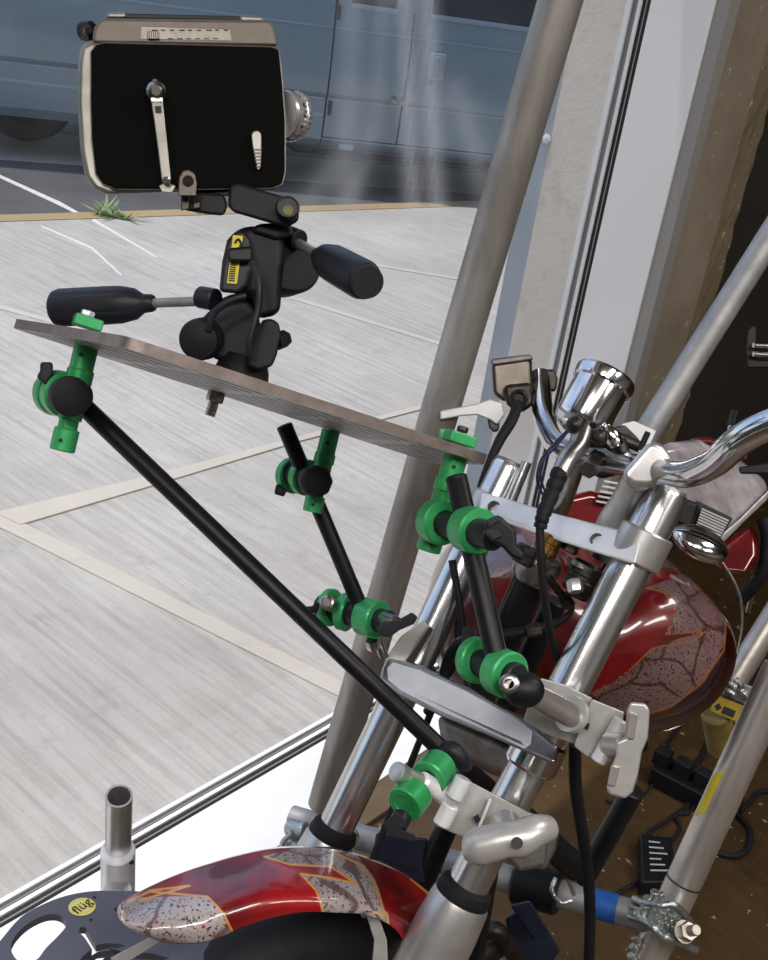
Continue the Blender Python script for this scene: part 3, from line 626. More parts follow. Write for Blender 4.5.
# gauge bracket hardware between the clamps
mb = MB()
for (x, y, z_, u, v, w_, r) in ((600, 430, 1.12, 640, 447, 1.12, .006), (618, 440, 1.10, 628, 470, 1.10, .008), (592, 455, 1.11, 606, 462, 1.10, .007)): mb.drum(P(x, y, z_), P(u, v, w_), r, 14)
mb.build('bracket_bolts', M['dark'], bike)
mb = MB(); hexnut(mb, P(596, 462, 1.10), P(588, 470, 1.08), .010); mb.build('bracket_nut', M['chrome_dull'], bike)
mb = MB(); mb.slab([(598, 430), (625, 425), (640, 440), (624, 452), (606, 446)], 1.13, .008); mb.build('gauge_bracket', M['dark'], bike, bevel=.002)
mb = MB(); mb.lathe(P(617, 446, 1.08), P(606, 425, 1.08) - P(617, 446, 1.08), [(.007, 0), (.008, .004), (.0075, .014), (.004, .022), (.001, .024)], 20); mb.build('acorn_nut', M['chrome'], bike, label='small chrome acorn nut')
# speedometer can
gb, gt = P(579, 427, 1.10), P(602, 384, 1.108); gx = (gt - gb).normalized(); gl_ = (gt - gb).length
mb = MB(); mb.lathe(gb, gx, [(.016, -.006), (.023, -.003), (.0265, .002), (.0285, .007), (.0285, gl_ - .004), (.031, gl_ - .002), (.0318, gl_ + .003), (.0318, gl_ + .008), (.030, gl_ + .011), (.027, gl_ + .010), (.0265, gl_ + .006)], 64); sg = mb.build('speedometer', M['chrome'], bike, angle=25)
mb = MB(); mb.tube([P(583, 431, 1.07), P(578, 446, 1.06), P(568, 458, 1.05), P(560, 475, 1.045)], [.011, .010, .0095, .009], 20, smooth=4); mb.build('cable_fitting', M['chrome_dull'], sg)
mb = MB(); mb.ball(P(575, 425, 1.065), RT * .009, UP * .009, FW * .009, 14, 10); mb.ball(P(600, 437, 1.065), RT * .008, UP * .009, FW * .008, 14, 10); mb.build('lamp_socket', M['dark'], sg)
mb = MB(); ptsc = [P(561, 470, 1.045), P(553, 490, 1.04), P(543, 515, 1.03), P(540, 528, 1.03)]
rr = []; pp = []
for i in range(24):
    t = i / 23; k = t * 3; j = min(int(k), 2); f = k - j; pp.append(ptsc[j].lerp(ptsc[j + 1], f)); rr.append((.0088 - .0025 * t) * (1 if i % 4 else .86))
mb.tube(pp, rr, 20); mb.build('cable_boot', M['rubber'], sg, label='black ribbed rubber cable boot')
mb = MB(); mb.tube([P(540, 526, 1.03), P(541, 560, 1.03), P(545, 600, 1.04), P(552, 640, 1.07), P(562, 675, 1.12)], .0042, 14, smooth=6); mb.build('speedometer_cable', M['rubber'], bike)
# master cylinder, clamp and brake lever on the left bar
mc = MB(); mc.slab([(491, 363), (529, 357), (532, 361), (533, 398), (503, 402), (493, 394)], 1.34, .045); mcy = mc.build('master_cylinder', mat('worn_chrome', '#6f6760', .35, .85, '#57504a', 30), bike, bevel=.012, seg=5)
mb = MB(); mb.slab([(490, 359), (530, 354), (534, 360), (492, 366)], 1.335, .055); mb.build('reservoir_lid', M['cast'], mcy, bevel=.003)
mb = MB(); mb.slab([(503, 385), (532, 382), (534, 405), (520, 414), (506, 405)], 1.325, .03); mb.build('cylinder_body', M['dark'], mcy, bevel=.006)
mb = MB(); mb.lathe(P(518, 399, 1.33), -FW, [(.010, 0), (.011, .004), (.011, .014), (.007, .016), (.006, .010)], 24); mb.build('banjo_bolt', M['black'], mcy)
mb = MB(); mb.slab([(533, 370), (554, 369), (558, 378), (556, 392), (533, 390)], 1.35, .03); mb.build('bar_clamp', M['dark'], mcy, bevel=.004)
mb = MB(); mb.slab([(440, 411), (460, 407), (476, 404), (490, 399), (502, 403), (505, 415), (497, 425), (490, 420), (477, 415), (462, 416), (440, 420)], 1.31, .010); mb.build('brake_lever', M['lever'], mcy, bevel=.002)
mb = MB(); mb.slab([(487, 418), (500, 418), (499, 431), (494, 433), (489, 428)], 1.315, .014); mb.build('lever_pivot', M['dark'], mcy, bevel=.003)
mb = MB(); mb.tube([P(518, 404, 1.30), P(512, 420, 1.28), P(500, 440, 1.27), P(490, 462, 1.26), P(480, 490, 1.26), P(470, 530, 1.27), P(460, 590, 1.27), P(459, 650, 1.25), P(470, 690, 1.24), P(474, 735, 1.26)], [.0066, .0066, .006, .005, .0045, .0045, .0045, .0045, .0045, .0045], 14, smooth=6); mb.build('brake_hose', M['rubber'], bike)
mb = MB()
for k in (0, 4): mb.tube([P(573, 425, 1.07), P(556, 442 + k, 1.10), P(541, 460 + k, 1.14), P(537 + k, 480, 1.17), P(543 + k, 495, 1.2)], .0014, 8, smooth=6)
mb.build('gauge_wires', M['bluewire'], bike, label='two dark blue thin wires')
# chrome inner pipe beside left top
mb = MB(); mb.drum(P(508, 508, 1.22), P(527, 462, 1.22), .006, 20); mb.build('steering_damper_rod', M['chrome_dull'], bike)

# painted surfaces
def paint_vals(vs, greys, golds, darks, width, tint=(1, 1, 1, 1)):
    out, tn = [], []
    boxes = [(q, min(a for a, b in q) - 4, max(a for a, b in q) + 4, min(b for a, b in q) - 4, max(b for a, b in q) + 4, k) for k, L_ in (('g', greys), ('l', golds), ('d', darks)) for q in L_]
    for p in vs:
        x, y = proj(p); g = l_ = dk = 0.
        for q, x0, x1, y0, y1, k in boxes:
            if x < x0 or x > x1 or y < y0 or y > y1: continue
            if k == 'l': l_ = max(l_, min(1, max(0, .5 + (width - segdist(x, y, q)) / 2.2)))
            else:
                sd = segdist(x, y, q + [q[0]]); sd = sd if inside(x, y, q) else -sd; v_ = min(1, max(0, .5 + sd / 3))
                if k == 'g': g = max(g, v_)
                else: dk = max(dk, v_)
        out.append((g, l_, dk, 1)); tn.append(tint)
    return {'paint': out, 'tint': tn}
# fuel tank: a fat teardrop running back from the steering head
tc0 = P(583, 640, 1.50); tx = (RT * .95 - UP * .18 + FW * .12).normalized(); tz = (FW * .85 + RT * .25 + UP * .25); tz = (tz - tx * tz.dot(tx)).normalized(); ty = tz.cross(tx)
if ty.dot(UP) < 0: ty = -ty
mb = MB(); rows = []; NU, NV = 230, 130
for j in range(NV + 1):
    t = j / NV; 
    a_ = t * math.pi; z = -math.cos(a_) * (.09 if t < .5 else .33); r = math.sin(a_) ** .75
    row = []
    for k in range(NU):
        u = 2 * math.pi * k / NU; cu_, su = math.cos(u), math.sin(u)
        hx = .215 * math.copysign(abs(cu_) ** .9, cu_); hy = (.125 if su > 0 else .135) * math.copysign(abs(su) ** .95, su)
        if su > 0: hy *= 1 - .25 * math.exp(-(hx / .05) ** 2)
        sc = r * (1 - .25 * max(0, (t - .5) * 2) ** 2)
        row.append(tc0 + tx * (hx * sc) + ty * (hy * sc) + tz * z)
    rows.append(row)
mb.grid(rows, closed=True)
G1 = [(640, 590), (700, 568), (728, 600), (726, 640), (706, 680), (672, 708), (640, 716), (600, 712), (580, 700), (596, 690), (625, 676), (650, 650), (680, 638), (706, 632), (666, 634), (676, 610), (670, 595), (645, 588)]
G2 = [(655, 555), (680, 548), (698, 556), (690, 565), (655, 570)]
G3 = [(410, 560), (430, 548), (428, 600), (436, 660), (452, 700), (430, 700), (408, 640)]
G4 = [(480, 556), (515, 556), (530, 572), (510, 578), (497, 577), (480, 577)]
GR = [G1, G2, G3, G4]
GL = [[(645, 588), (664, 592), (675, 606), (674, 622), (666, 634), (708, 632)], [(708, 632), (688, 642), (653, 648), (625, 674), (596, 694), (580, 706)], [(655, 575), (668, 570), (706, 568), (722, 585), (727, 610), (724, 650), (700, 685), (668, 708), (640, 716), (600, 712)], [(660, 545), (696, 560), (660, 572)], [(431, 548), (429, 600), (440, 650)], [(480, 577), (497, 577), (525, 560)], [(416, 590), (420, 640), (436, 680)]]
tank = mb.build('fuel_tank', M['artpaint'], bike, attrs=paint_vals(mb.v, GR, GL, [[(706, 560), (722, 585), (728, 610), (725, 650), (701, 687), (668, 710), (640, 720), (600, 716), (600, 760), (760, 760), (780, 560), (720, 530)]], .8, (.42, .28, .28, 1)))  # tint darkens the tank paint: its shade put into the colour
# silver pinstripe rim of the tank
mb = MB()
rim = []
for (x, y) in ((719, 558), (733, 580), (741, 602), (741, 632), (730, 672), (706, 706), (676, 727), (650, 733)): rim.append(P(x, y, 1.51))
mb.tube(rim, .0022, 8, smooth=5); mb.build('tank_seam_trim', M['chrome_dull'], bike)
# filler cap and its scoop-shaped chrome dome
fc = P(700, 544, 1.40); fx_ = (RT * .9 - UP * .42).normalized(); fn = (UP * .75 - FW * .5 + RT * .3); fn = (fn - fx_ * fn.dot(fx_)).normalized(); fy = fn.cross(fx_)
mb = MB(); mb.ball(fc, fx_ * .038, fy * .028, fn * .017, 36, 16); cap = mb.build('filler_cap', M['chrome'], bike, label='domed chrome filler cap')
for s_ in (-1, 0, 1):
    mb = MB(); mb.tube([fc + fx_ * (.037 * math.sin(t)) + fy * (s_ * .012 * math.cos(t)) + fn * (.0172 * math.cos(t)) for t in [-1.3 + .26 * k for k in range(11)]], .0012, 8); mb.build('cap_rib', M['dark'], cap)
# front fender
N_ = [(122, 908, 1.0), (135, 928, 1.0), (162, 940, 1.0), (190, 942, 1.0), (215, 938, 1.005), (245, 925, 1.01), (275, 916, 1.02), (305, 911, 1.03), (340, 912, 1.045), (365, 914, 1.06), (390, 925, 1.08), (405, 945, 1.10), (412, 985, 1.13)]
C_ = [(121, 905, 1.02), (128, 900, 1.04), (150, 888, 1.05), (178, 876, 1.06), (205, 867, 1.07), (235, 858, 1.08), (268, 851, 1.09), (300, 849, 1.11), (335, 851, 1.13), (368, 860, 1.15), (398, 873, 1.18), (425, 892, 1.20), (448, 925, 1.23)]
def lerp_list(L_, t):
    k = t * (len(L_) - 1); i = min(int(k), len(L_) - 2); f = k - i; p = [L_[max(i - 1, 0)], L_[i], L_[i + 1], L_[min(i + 2, len(L_) - 1)]]
    return [.5 * (2 * p[1][c] + (p[2][c] - p[0][c]) * f + (2 * p[0][c] - 5 * p[1][c] + 4 * p[2][c] - p[3][c]) * f * f + (3 * p[1][c] - p[0][c] - 3 * p[2][c] + p[3][c]) * f ** 3) for c in range(3)]
rows = []; rows_in = []; NT, NS = 300, 110
for i in range(NT + 1):
    t = i / NT; n_ = P(*lerp_list(N_, t)); c_ = P(*lerp_list(C_, t)); w = min(1, t * 6) ** .5
    far = c_ + (c_ - n_) * .25 + (FW * .085 - UP * .075) * w
    row = []; up = (UP * .9 - FW * .25) * (.035 * w)
    for k in range(NS + 1):
        s_ = k / NS
        if s_ < .5: q = s_ * 2; p = n_ + (c_ - n_) * q + ((UP * .15 - FW * .85 - RT * .1) * (.042 * w)) * math.sin(math.pi * q) * (1 - .35 * q)
        else: q = (s_ - .5) * 2; p = c_ + (far - c_) * q + (UP * .25 + FW * .6) * (.03 * w * math.sin(math.pi * q))
        row.append(p)
    rows.append(row)
mb = MB(); mb.grid(rows)
FG = [[(118, 908), (135, 899), (208, 897), (224, 914), (236, 936), (200, 948), (150, 948), (118, 925)], [(262, 858), (300, 848), (330, 848), (356, 856), (374, 880), (385, 915), (323, 912), (318, 894), (300, 876), (335, 880), (356, 886), (330, 868), (296, 866)], [(366, 912), (386, 912), (392, 950), (386, 980), (366, 980), (376, 935)]]
FL = [[(128, 903), (150, 893), (208, 898), (224, 914), (234, 934)], [(150, 892), (190, 887), (140, 902)], [(264, 858), (290, 866), (330, 868), (356, 885), (335, 880), (300, 875), (316, 892), (323, 912)], [(330, 852), (360, 866), (376, 888), (383, 914)], [(372, 912), (386, 915), (392, 950), (388, 980)], [(410, 880), (440, 905)]]
fen = mb.build('front_fender', M['artpaint'], bike, recalc=False, attrs=paint_vals(mb.v, FG, FL, [], 1.0, (1, 1, 1, 1)))
sm = fen.modifiers.new('thick', 'SOLIDIFY'); sm.thickness = .003; sm.offset = 0
mb = MB(); mb.slab([(366, 914), (378, 914), (387, 940), (389, 985), (370, 985), (374, 940)], 1.085, .004); mb.build('fender_strut', M['silverpaint'], bike, bevel=.001)
mb = MB(); mb.lathe(P(364, 914, 1.05), -FW, [(.003, 0), (.003, .003), (.002, .004)], 12); mb.build('fender_bolt', M['chrome_dull'], bike)
# front tyre under the fender
wc = P(318, 1132, 1.21); wax = (-FW * .85 + RT * .45 + UP * .15).normalized(); wx, wy, wz = frame_of(wax)
mb = MB(); rows = []
for i in range(96):
    a_ = 2 * math.pi * i / 96; rd = wx * math.cos(a_) + wy * math.sin(a_)
    rows.append([wc + rd * (.205 + .045 * math.cos(b_)) + wax * (.045 * math.sin(b_)) for b_ in [2 * math.pi * k / 24 for k in range(24)]])
rows.append(rows[0]); mb.grid([list(r) for r in rows], closed=True); whl = mb.build('front_tyre', M['tyre'], bike)
mb = MB(); mb.lathe(wc - wax * .02, wax, [(.165, 0), (.17, .005), (.17, .035), (.165, .04)], 48); mb.build('wheel_rim', M['chrome_dull'], whl)
# frame tubes, oil cooler and cables low down
mb = MB(); mb.drum(P(634, 790, 1.35), P(583, 880, 1.42), .014, 20); mb.build('frame_tube', M['black'], bike)
for a_, b_, r_ in ((P(470, 770, 1.36), P(395, 950, 1.50), .015), (P(565, 700, 1.3), P(640, 745, 1.55), .012), (P(515, 812, 1.28), P(576, 868, 1.36), .017), (P(500, 800, 1.3), P(468, 990, 1.42), .013)):
    mb = MB(); mb.drum(a_, b_, r_, 20); mb.build('frame_tube', M['black'], bike)
mb = MB(); mb.tube([P(575, 745, 1.10), P(576, 790, 1.12), P(585, 850, 1.18), P(590, 910, 1.25), P(588, 985, 1.3)], .0065, 14, smooth=6); mb.build('throttle_cable', M['rubber'], bike)
mb = MB(); mb.tube([P(452, 560, 1.22), P(462, 640, 1.22), P(440, 690, 1.27), P(412, 760, 1.3), P(372, 860, 1.3)], .0042, 12, smooth=6); mb.build('clutch_cable', M['rubber'], bike)
mb = MB(); mb.tube([P(478, 650, 1.15), P(466, 640, 1.15), P(450, 655, 1.18), P(440, 690, 1.2), P(428, 712, 1.22)], .006, 12, smooth=6); mb.tube([P(448, 745, 1.2), P(470, 770, 1.2), P(500, 800, 1.25), P(530, 860, 1.3)], .009, 12, smooth=6); mb.build('wiring_loom', M['black'], bike)
mb = MB(); mb.tube([P(495, 637, 1.16), P(540, 628, 1.16), P(562, 620, 1.16), P(572, 608, 1.16), P(566, 592, 1.16)], [.0062, .0055, .004, .003, .003], 12, smooth=5); mb.build('brake_line', M['rubber'], bike)
mb = MB(); hexnut(mb, P(526, 632, 1.155), P(541, 629, 1.155), .0075); mb.build('line_fitting', M['dark'], bike); mb = MB(); mb.drum(P(548, 577, 1.12), P(563, 597, 1.13), .004, 12); hexnut(mb, P(563, 597, 1.13), P(570, 606, 1.14), .0065); mb.build('line_fitting', M['dark'], bike)
mb = MB(); mb.slab([(376, 832), (428, 838), (425, 884), (370, 868)], 1.42, .05); oc = mb.build('regulator_box', mat('blue_black_plastic', '#23263a', .4, 0, '#2b2e44', 20), bike, bevel=.004)
for k in range(3): mb = MB(); mb.slab([(378 + 14 * k, 858 + 3 * k), (387 + 14 * k, 860 + 3 * k), (386 + 14 * k, 864 + 3 * k), (377 + 14 * k, 862 + 3 * k)], 1.415, .008); mb.build('box_lug', M['ink'], oc)
# headlamp bracket leftovers: small dark block and lever near lower rod head
# clamp of dark straps on the cross pipe
st = thing('strap_clamp', P(548, 900, 1.5), 'black toothed clamp with steel strap on the cross pipe', 'clamp')
mb = MB(); q = ha + hd * .675; hx_ = hd.normalized(); mb.drum(q - hx_ * .034, q + hx_ * .034, .0315, 30); mb.build('clamp_body', M['black'], st)
mb = MB(); mb.slab([(505, 918), (528, 905), (545, 925), (560, 950), (540, 985), (515, 975)], 1.5, .04); mb.slab([(510, 905), (530, 900), (548, 930), (535, 942)], 1.46, .01); mb.build('clamp_jaw', mat('blue_black_steel', '#1c2133', .35, .4, '#262c40', 30), st, bevel=.003)
mb = MB(); mb.tube([P(556, 878, 1.455), P(552, 890, 1.45), P(560, 902, 1.45), P(572, 900, 1.45)], .003, 10, smooth=5); mb.drum(P(566, 873, 1.44), P(574, 895, 1.45), .003, 10); mb.build('strap_buckle', M['zinc'], st)
mb = MB(); mb.tube([P(480, 935, 1.45), P(495, 930, 1.43), P(512, 950, 1.45), P(530, 985, 1.5)], .012, 12, smooth=5); mb.drum(P(478, 958, 1.47), P(505, 940, 1.47), .016, 16); mb.build('clamp_screw', M['dark'], st)

# second motorcycle behind, on the right
b2_ = thing('motorcycle', G(735, 640), 'second motorcycle behind with silver flame tank and red fender', 'motorcycle')
mb = MB(); dt = lambda x, y: 1.62 + (x - 640) * .001
mb.slab([(648, 452), (668, 442), (700, 438), (730, 452), (755, 470), (772, 486), (766, 500), (748, 516), (722, 540), (706, 522), (690, 508), (660, 500)], dt, .16); mb.build('fuel_tank', M['silvertank'], b2_, bevel=.02, seg=5)
mb = MB(); mb.slab([(772, 486), (767, 500), (748, 518), (722, 543), (717, 538), (740, 518), (760, 498)], lambda x, y: dt(x, y) - .012, .03); mb.build('tank_lip', M['silverpaint'], b2_, bevel=.004)
for k in range(9):
    f = k / 8; mb = MB(); x0, y0 = 702 - 7 * f, 508 + 21 * f; x1, y1 = 729 - 10 * f, 520 + 20 * f
    mb.slab([(x0, y0), (x1, y1), (x1 - .5, y1 + 1.6), (x0 - .5, y0 + 1.6)], 1.60, .03); mb.build('cooling_fin', M['silverpaint'], b2_)
mb = MB(); mb.slab([(696, 500), (733, 518), (716, 546), (686, 532)], 1.615, .06); mb.build('cylinder_block', mat('dark_green_black', '#14201c', .6), b2_, bevel=.003)
mb = MB(); mb.slab([(684, 498), (700, 504), (692, 530), (676, 524)], 1.56, .06); mb.build('rocker_cover', M['black'], b2_, bevel=.006)
mb = MB(); mb.slab([(712, 548), (726, 540), (748, 524), (757, 532), (758, 556), (748, 574), (724, 572), (714, 562)], lambda x, y: 1.72 + (560 - y) * .001, .12); mb.build('red_fender', M['redpaint'], b2_, bevel=.014, seg=4)
mb = MB(); mb.tube([P(763, 518, 1.74), P(768, 540, 1.74), P(762, 575, 1.75), P(740, 600, 1.78)], .011, 14, smooth=6); mb.build('rear_tyre', M['rubber'], b2_)
mb = MB(); mb.slab([(590, 490), (640, 500), (640, 545), (600, 545), (540, 520), (548, 500)], 1.62, .05); mb.build('red_side_cover', M['redpaint'], b2_, bevel=.012, seg=3)
mb = MB(); mb.tube([P(676, 450, 1.7), P(700, 441, 1.7), P(725, 446, 1.7), P(745, 458, 1.7)], .006, 10, smooth=5); mb.build('red_rim', mat('dark_red_rim', '#5a1518', .3, .2), b2_)
mb = MB(); mb.slab([(738, 467), (775, 462), (775, 474), (740, 474)], 1.55, .02); mb.build('foot_lever', M['black'], b2_, bevel=.003)
mb = MB(); mb.tube([P(752, 577, 1.8), P(758, 584, 1.8), P(752, 596, 1.8), P(748, 612, 1.82)], .004, 8, smooth=5); mb.build('hook', M['chrome_dull'], b2_)
for k in range(5):
    mb = MB(); mb.slab([(596 + 2 * k, 500 - 5 * k), (613 + 2 * k, 503 - 5 * k), (613 + 2 * k, 505 - 5 * k), (596 + 2 * k, 502 - 5 * k)], 1.6, .03); mb.build('cooling_fin', M['silverpaint'], b2_)

# ================================================================== CAMERA RIG
# slotted plate, its corners measured
A_, B_, C2 = P(12, 318, 1.0), P(127, 336, .83), P(490, 455, .95)
pn0 = (B_ - A_).cross(C2 - B_).normalized()
if pn0.dot(UP) < 0: pn0 = -pn0
e1 = (C2 - B_); Lp = e1.length; e1.normalize(); e2 = (A_ - B_); Wp = e2.length; e2.normalize()
e2o = (e2 - e1 * e2.dot(e1)).normalized(); 
PTH = .0088
def rrect(x0, y0, x1, y1, r, n=6):
    o = []
    for cx, cy, a0 in ((x1 - r, y1 - r, 0), (x0 + r, y1 - r, 90), (x0 + r, y0 + r, 180), (x1 - r, y0 + r, 270)):
        o += [(cx + r * math.cos(math.radians(a0 + 90 * k / n)), cy + r * math.sin(math.radians(a0 + 90 * k / n))) for k in range(n + 1)]
    return o
nrm = e1.cross(e2o)
sgn = 1 if nrm.dot(UP) > 0 else -1
UPN = nrm * sgn                                                    # plate normal, upper side
# sheared frame (e1, e2) keeps the measured corners
loops = [rrect(0, 0, 1, 1, .05)]
nr = 7
for j in range(nr):
    y_ = (j + .8) / (nr + .6)
    for i in range(5): loops.append(slot((i + .5) / 5, y_, .2 * .72, .034))
cp = thing('slotted_plate', P(214, 388, .95), 'long grey slotted metal plate carrying the camera head, tilted down to the right', 'plate')
cu = bpy.data.curves.new('plate', 'CURVE'); cu.dimensions = '2D'; cu.fill_mode = 'BOTH'; cu.extrude = PTH / 2
for lp in loops:
    s_ = cu.splines.new('POLY'); s_.points.add(len(lp) - 1); s_.use_cyclic_u = True
    for q, (a_, b_) in zip(s_.points, lp): q.co = (a_, b_, 0, 1)
tmp = bpy.data.objects.new('tmp', cu); me = bpy.data.meshes.new_from_object(tmp); bpy.data.objects.remove(tmp)
D_ = on_plane(436, 456, B_, UPN)
for v_ in me.vertices:                                             # unit square to the measured four-sided outline
    a_, b_ = v_.co.x, v_.co.y; q = B_ * ((1 - a_) * (1 - b_)) + C2 * (a_ * (1 - b_)) + D_ * (a_ * b_) + A_ * ((1 - a_) * b_)
    v_.co = q + UPN * (v_.co.z - PTH / 2) - parent_world(cp)
bm = bmesh.new(); bm.from_mesh(me); bmesh.ops.recalc_face_normals(bm, faces=bm.faces); bm.to_mesh(me); bm.free()
me.materials.clear(); me.materials.append(M['plateedge']); me.materials.append(M['plate_grey'])
for f in me.polygons: f.material_index = 1 if abs(f.normal.dot(UPN)) > .8 else 0
o = bpy.data.objects.new('plate_body', me); COL.objects.link(o); o.parent = cp
bb = P(214, 389, .93)                                              # bolt through the plate
def on_pl(x, y, off=0.): return on_plane(x, y, B_ + UPN * off, UPN)
pb_ = on_pl(217, 392, -PTH); mb = MB(); hexnut(mb, pb_, pb_ - UPN * .010, .0085); mb.build('hex_nut', M['chrome_dull'], cp)
mb = MB(); mb.drum(pb_ - UPN * .008, pb_ - UPN * .024, .0048, 16); 
for k in range(6): mb.lathe(pb_ - UPN * (.011 + .0022 * k), -UPN, [(.0048, 0), (.0054, .0008), (.0048, .0016)], 16)
mb.build('bolt', M['galv_warm'], cp)

GRP = None
def wing(mb, c, ax, span, hub):
    """knob: hub cylinder along ax and a T-shaped wing across it"""
    mb.drum(c, c + ax * hub, .0075, 16)
# --- studs ("spigots") and heads
def spigot(p0, p1, label, m='green', r=.0085):
    """stepped green stud through the plate, p0 = top, p1 = bottom end"""
    t = thing('mounting_stud', p1, label, 'stud'); ax = p1 - p0; L_ = ax.length
    mb = MB(); mb.lathe(p0, ax, [(r * .9, 0), (r, .001), (r, L_ * .28), (r * 1.12, L_ * .29), (r * 1.12, L_ * .40), (r, L_ * .41), (r, L_ * .72), (r * .82, L_ * .73), (r * .82, L_ * .80), (r * 1.05, L_ * .81), (r * 1.05, L_ * .99), (r * .95, L_)], 32); mb.build('shaft', M[m], t)
    z = ax.normalized(); v = -(FW - z * FW.dot(z)).normalized()
    for f in (.16, .91):
        mb = MB(); mb.drum(p0 + ax * f + v * (r * .93), p0 + ax * f + v * (r * 1.12), .0018, 12); mb.build('pin_hole', M['ink'], t)
    return t
def top_lug(t, p, ax, r=.012):
    mb = MB(); mb.drum(p, p + ax * .007, r, 6 if False else 24); mb.build('flange', M['green'], t)
    mb = MB(); hexnut(mb, p + ax * .007, p + ax * .012, .0055); mb.build('cap_screw', M['polished'], t)
def zdn(x, y, off): return on_pl(x, y, off)
# left stud
sA = P(88, 340, .96); sB = P(62, 451, (sA - EYE).dot(FW))
tL = spigot(sA + (sA - sB).normalized() * .002, sB, 'green stepped stud under the left end of the slotted plate', r=.0105)
mb = MB(); c = P(87, 325, .95); mb.box(c + UPN * .002, e1 * .012, e2o * .012, UPN * .005); mb.build('flange', M['green'], tL, bevel=.0015)
mb = MB(); hexnut(mb, c + UPN * .006 - e1 * .002, c + UPN * .012 - e1 * .002, .006); mb.build('cap_screw', M['polished'], tL)
sA2 = on_pl(332, 434, -PTH); d2_ = 1.12; sA2 = P(331, 430, 1.12)
tM = spigot(sA2, P(312, 512, 1.12), 'green stepped stud under the middle of the slotted plate', r=.0095)
sA3 = P(459, 436, .97); tR = spigot(P(458, 450, .965), P(428, 551, .97), 'green stepped stud under the right end of the slotted plate', r=.0105)
c = P(459, 442, .96)
mb = MB(); mb.box(c + UPN * .003, e1 * .013, e2o * .009, UPN * .005); mb.build('flange', M['green'], tR, bevel=.0015)
mb = MB(); mb.box(P(445, 437, .975), RT * .005, UP * .007, FW * .006); mb.build('flange_tab', M['green'], tR, bevel=.001)
mb = MB(); hexnut(mb, c + UPN * .009, c + UPN * .014, .005); mb.build('cap_screw', M['dark'], tR)

def rod(a, b, label, r=.0085, hole=True):
    t = thing('grip_rod', b, label, 'rod'); ax = (b - a).normalized()
    mb = MB(); mb.lathe(a, ax, [(r * .6, .012), (r * .6, 0), (r * .92, 0), (r, .0012), (r, (b - a).length - .001), (r * .9, (b - a).length)], 36); mb.build('shaft', M['rod'], t)
    mb = MB(); mb.lathe(a, ax, [(r * 1.02, .002), (r * 1.02, .0024), (r * 1.0, .003)], 36); mb.build('end_ring', M['greyplastic'], t)
    mb = MB(); mb.lathe(a + ax * .003, ax, [(r * .6, 0), (r * .59, .0005)], 20); mb.build('end_bore', M['ink'], t)
    return t
rod(P(72, 395, .985), P(442, 750, 1.0), 'longest black rod, running from left stud down to the fork', .0086)
rod(P(284, 425, 1.13), P(368, 625, 1.17), 'thin black rod behind, under the middle of the slotted plate', .0084)
rod(P(456, 476, .93), P(499, 668, .90), 'black hollow-ended rod in front of the fork, right of the big pole', .0094)

def head(label, drums, cap=None, knob=None, core=None, extra=None, r=.0195):
    """grip head: green drums on a dark core, end cap and wing knob. drums: list of (px,py,d)->(px,py,d)"""
    c0 = P(*drums[0][0]); t = thing('knuckle_clamp', c0, label, 'clamp', 'green knuckle clamps of the camera rig')
    for a, b in drums:
        mb = MB(); a, b = P(*a), P(*b); L_ = (b - a).length
        mb.lathe(a, b - a, [(r * .55, 0), (r * .9, 0), (r, r * .08), (r, L_ - r * .08), (r * .92, L_), (r * .60, L_), (r * .58, L_ - .001)], 44); mb.build('clamp_disc', M['green'], t)
    if core: mb = MB(); mb.drum(P(*core[0]), P(*core[1]), r * core[2], 28); mb.build('core', M['greyplastic'], t)
    return t
def addpart(t, name, m, mb, **k): return mb.build(name, M[m], t, **k)
# left head
t = head('green knuckle clamp on the left stud, behind a round black end cap', [((54, 393, .995), (59, 393, .985)), ((62, 394, .98), (68, 395, .965))], core=((50, 392, 1.0), (76, 397, .95), .8), r=.0205)
mb = MB(); mb.lathe(P(68, 396, .94), P(76, 398, .905) - P(68, 396, .94), [(.0165, 0), (.0172, .002), (.0172, .014), (.0165, .018), (.012, .0195)], 44); addpart(t, 'end_cap', 'rubber', mb)
mb = MB(); mb.slab([(40, 362), (53, 362), (53, 374), (46, 386), (36, 377), (40, 371)], .955, .02); addpart(t, 'wing_knob', 'greyplastic', mb, bevel=.0025)
# middle top head
t = head('green knuckle clamp on the middle stud below the slotted plate', [((290, 475, 1.17), (296, 476, 1.16)), ((303, 477, 1.15), (309, 478, 1.14))], core=((286, 474, 1.175), (318, 480, 1.12), .7), r=.019)
mb = MB(); mb.lathe(P(313, 481, 1.10), P(322, 482, 1.06) - P(313, 481, 1.10), [(.014, 0), (.0165, .004), (.0165, .018), (.014, .022), (.009, .024)], 8); addpart(t, 'end_cap', 'rubber', mb, bevel=.002)
mb = MB(); mb.slab([(276, 484), (287, 490), (284, 497), (274, 494)], 1.15, .018); addpart(t, 'wing_knob', 'greyplastic', mb, bevel=.002)
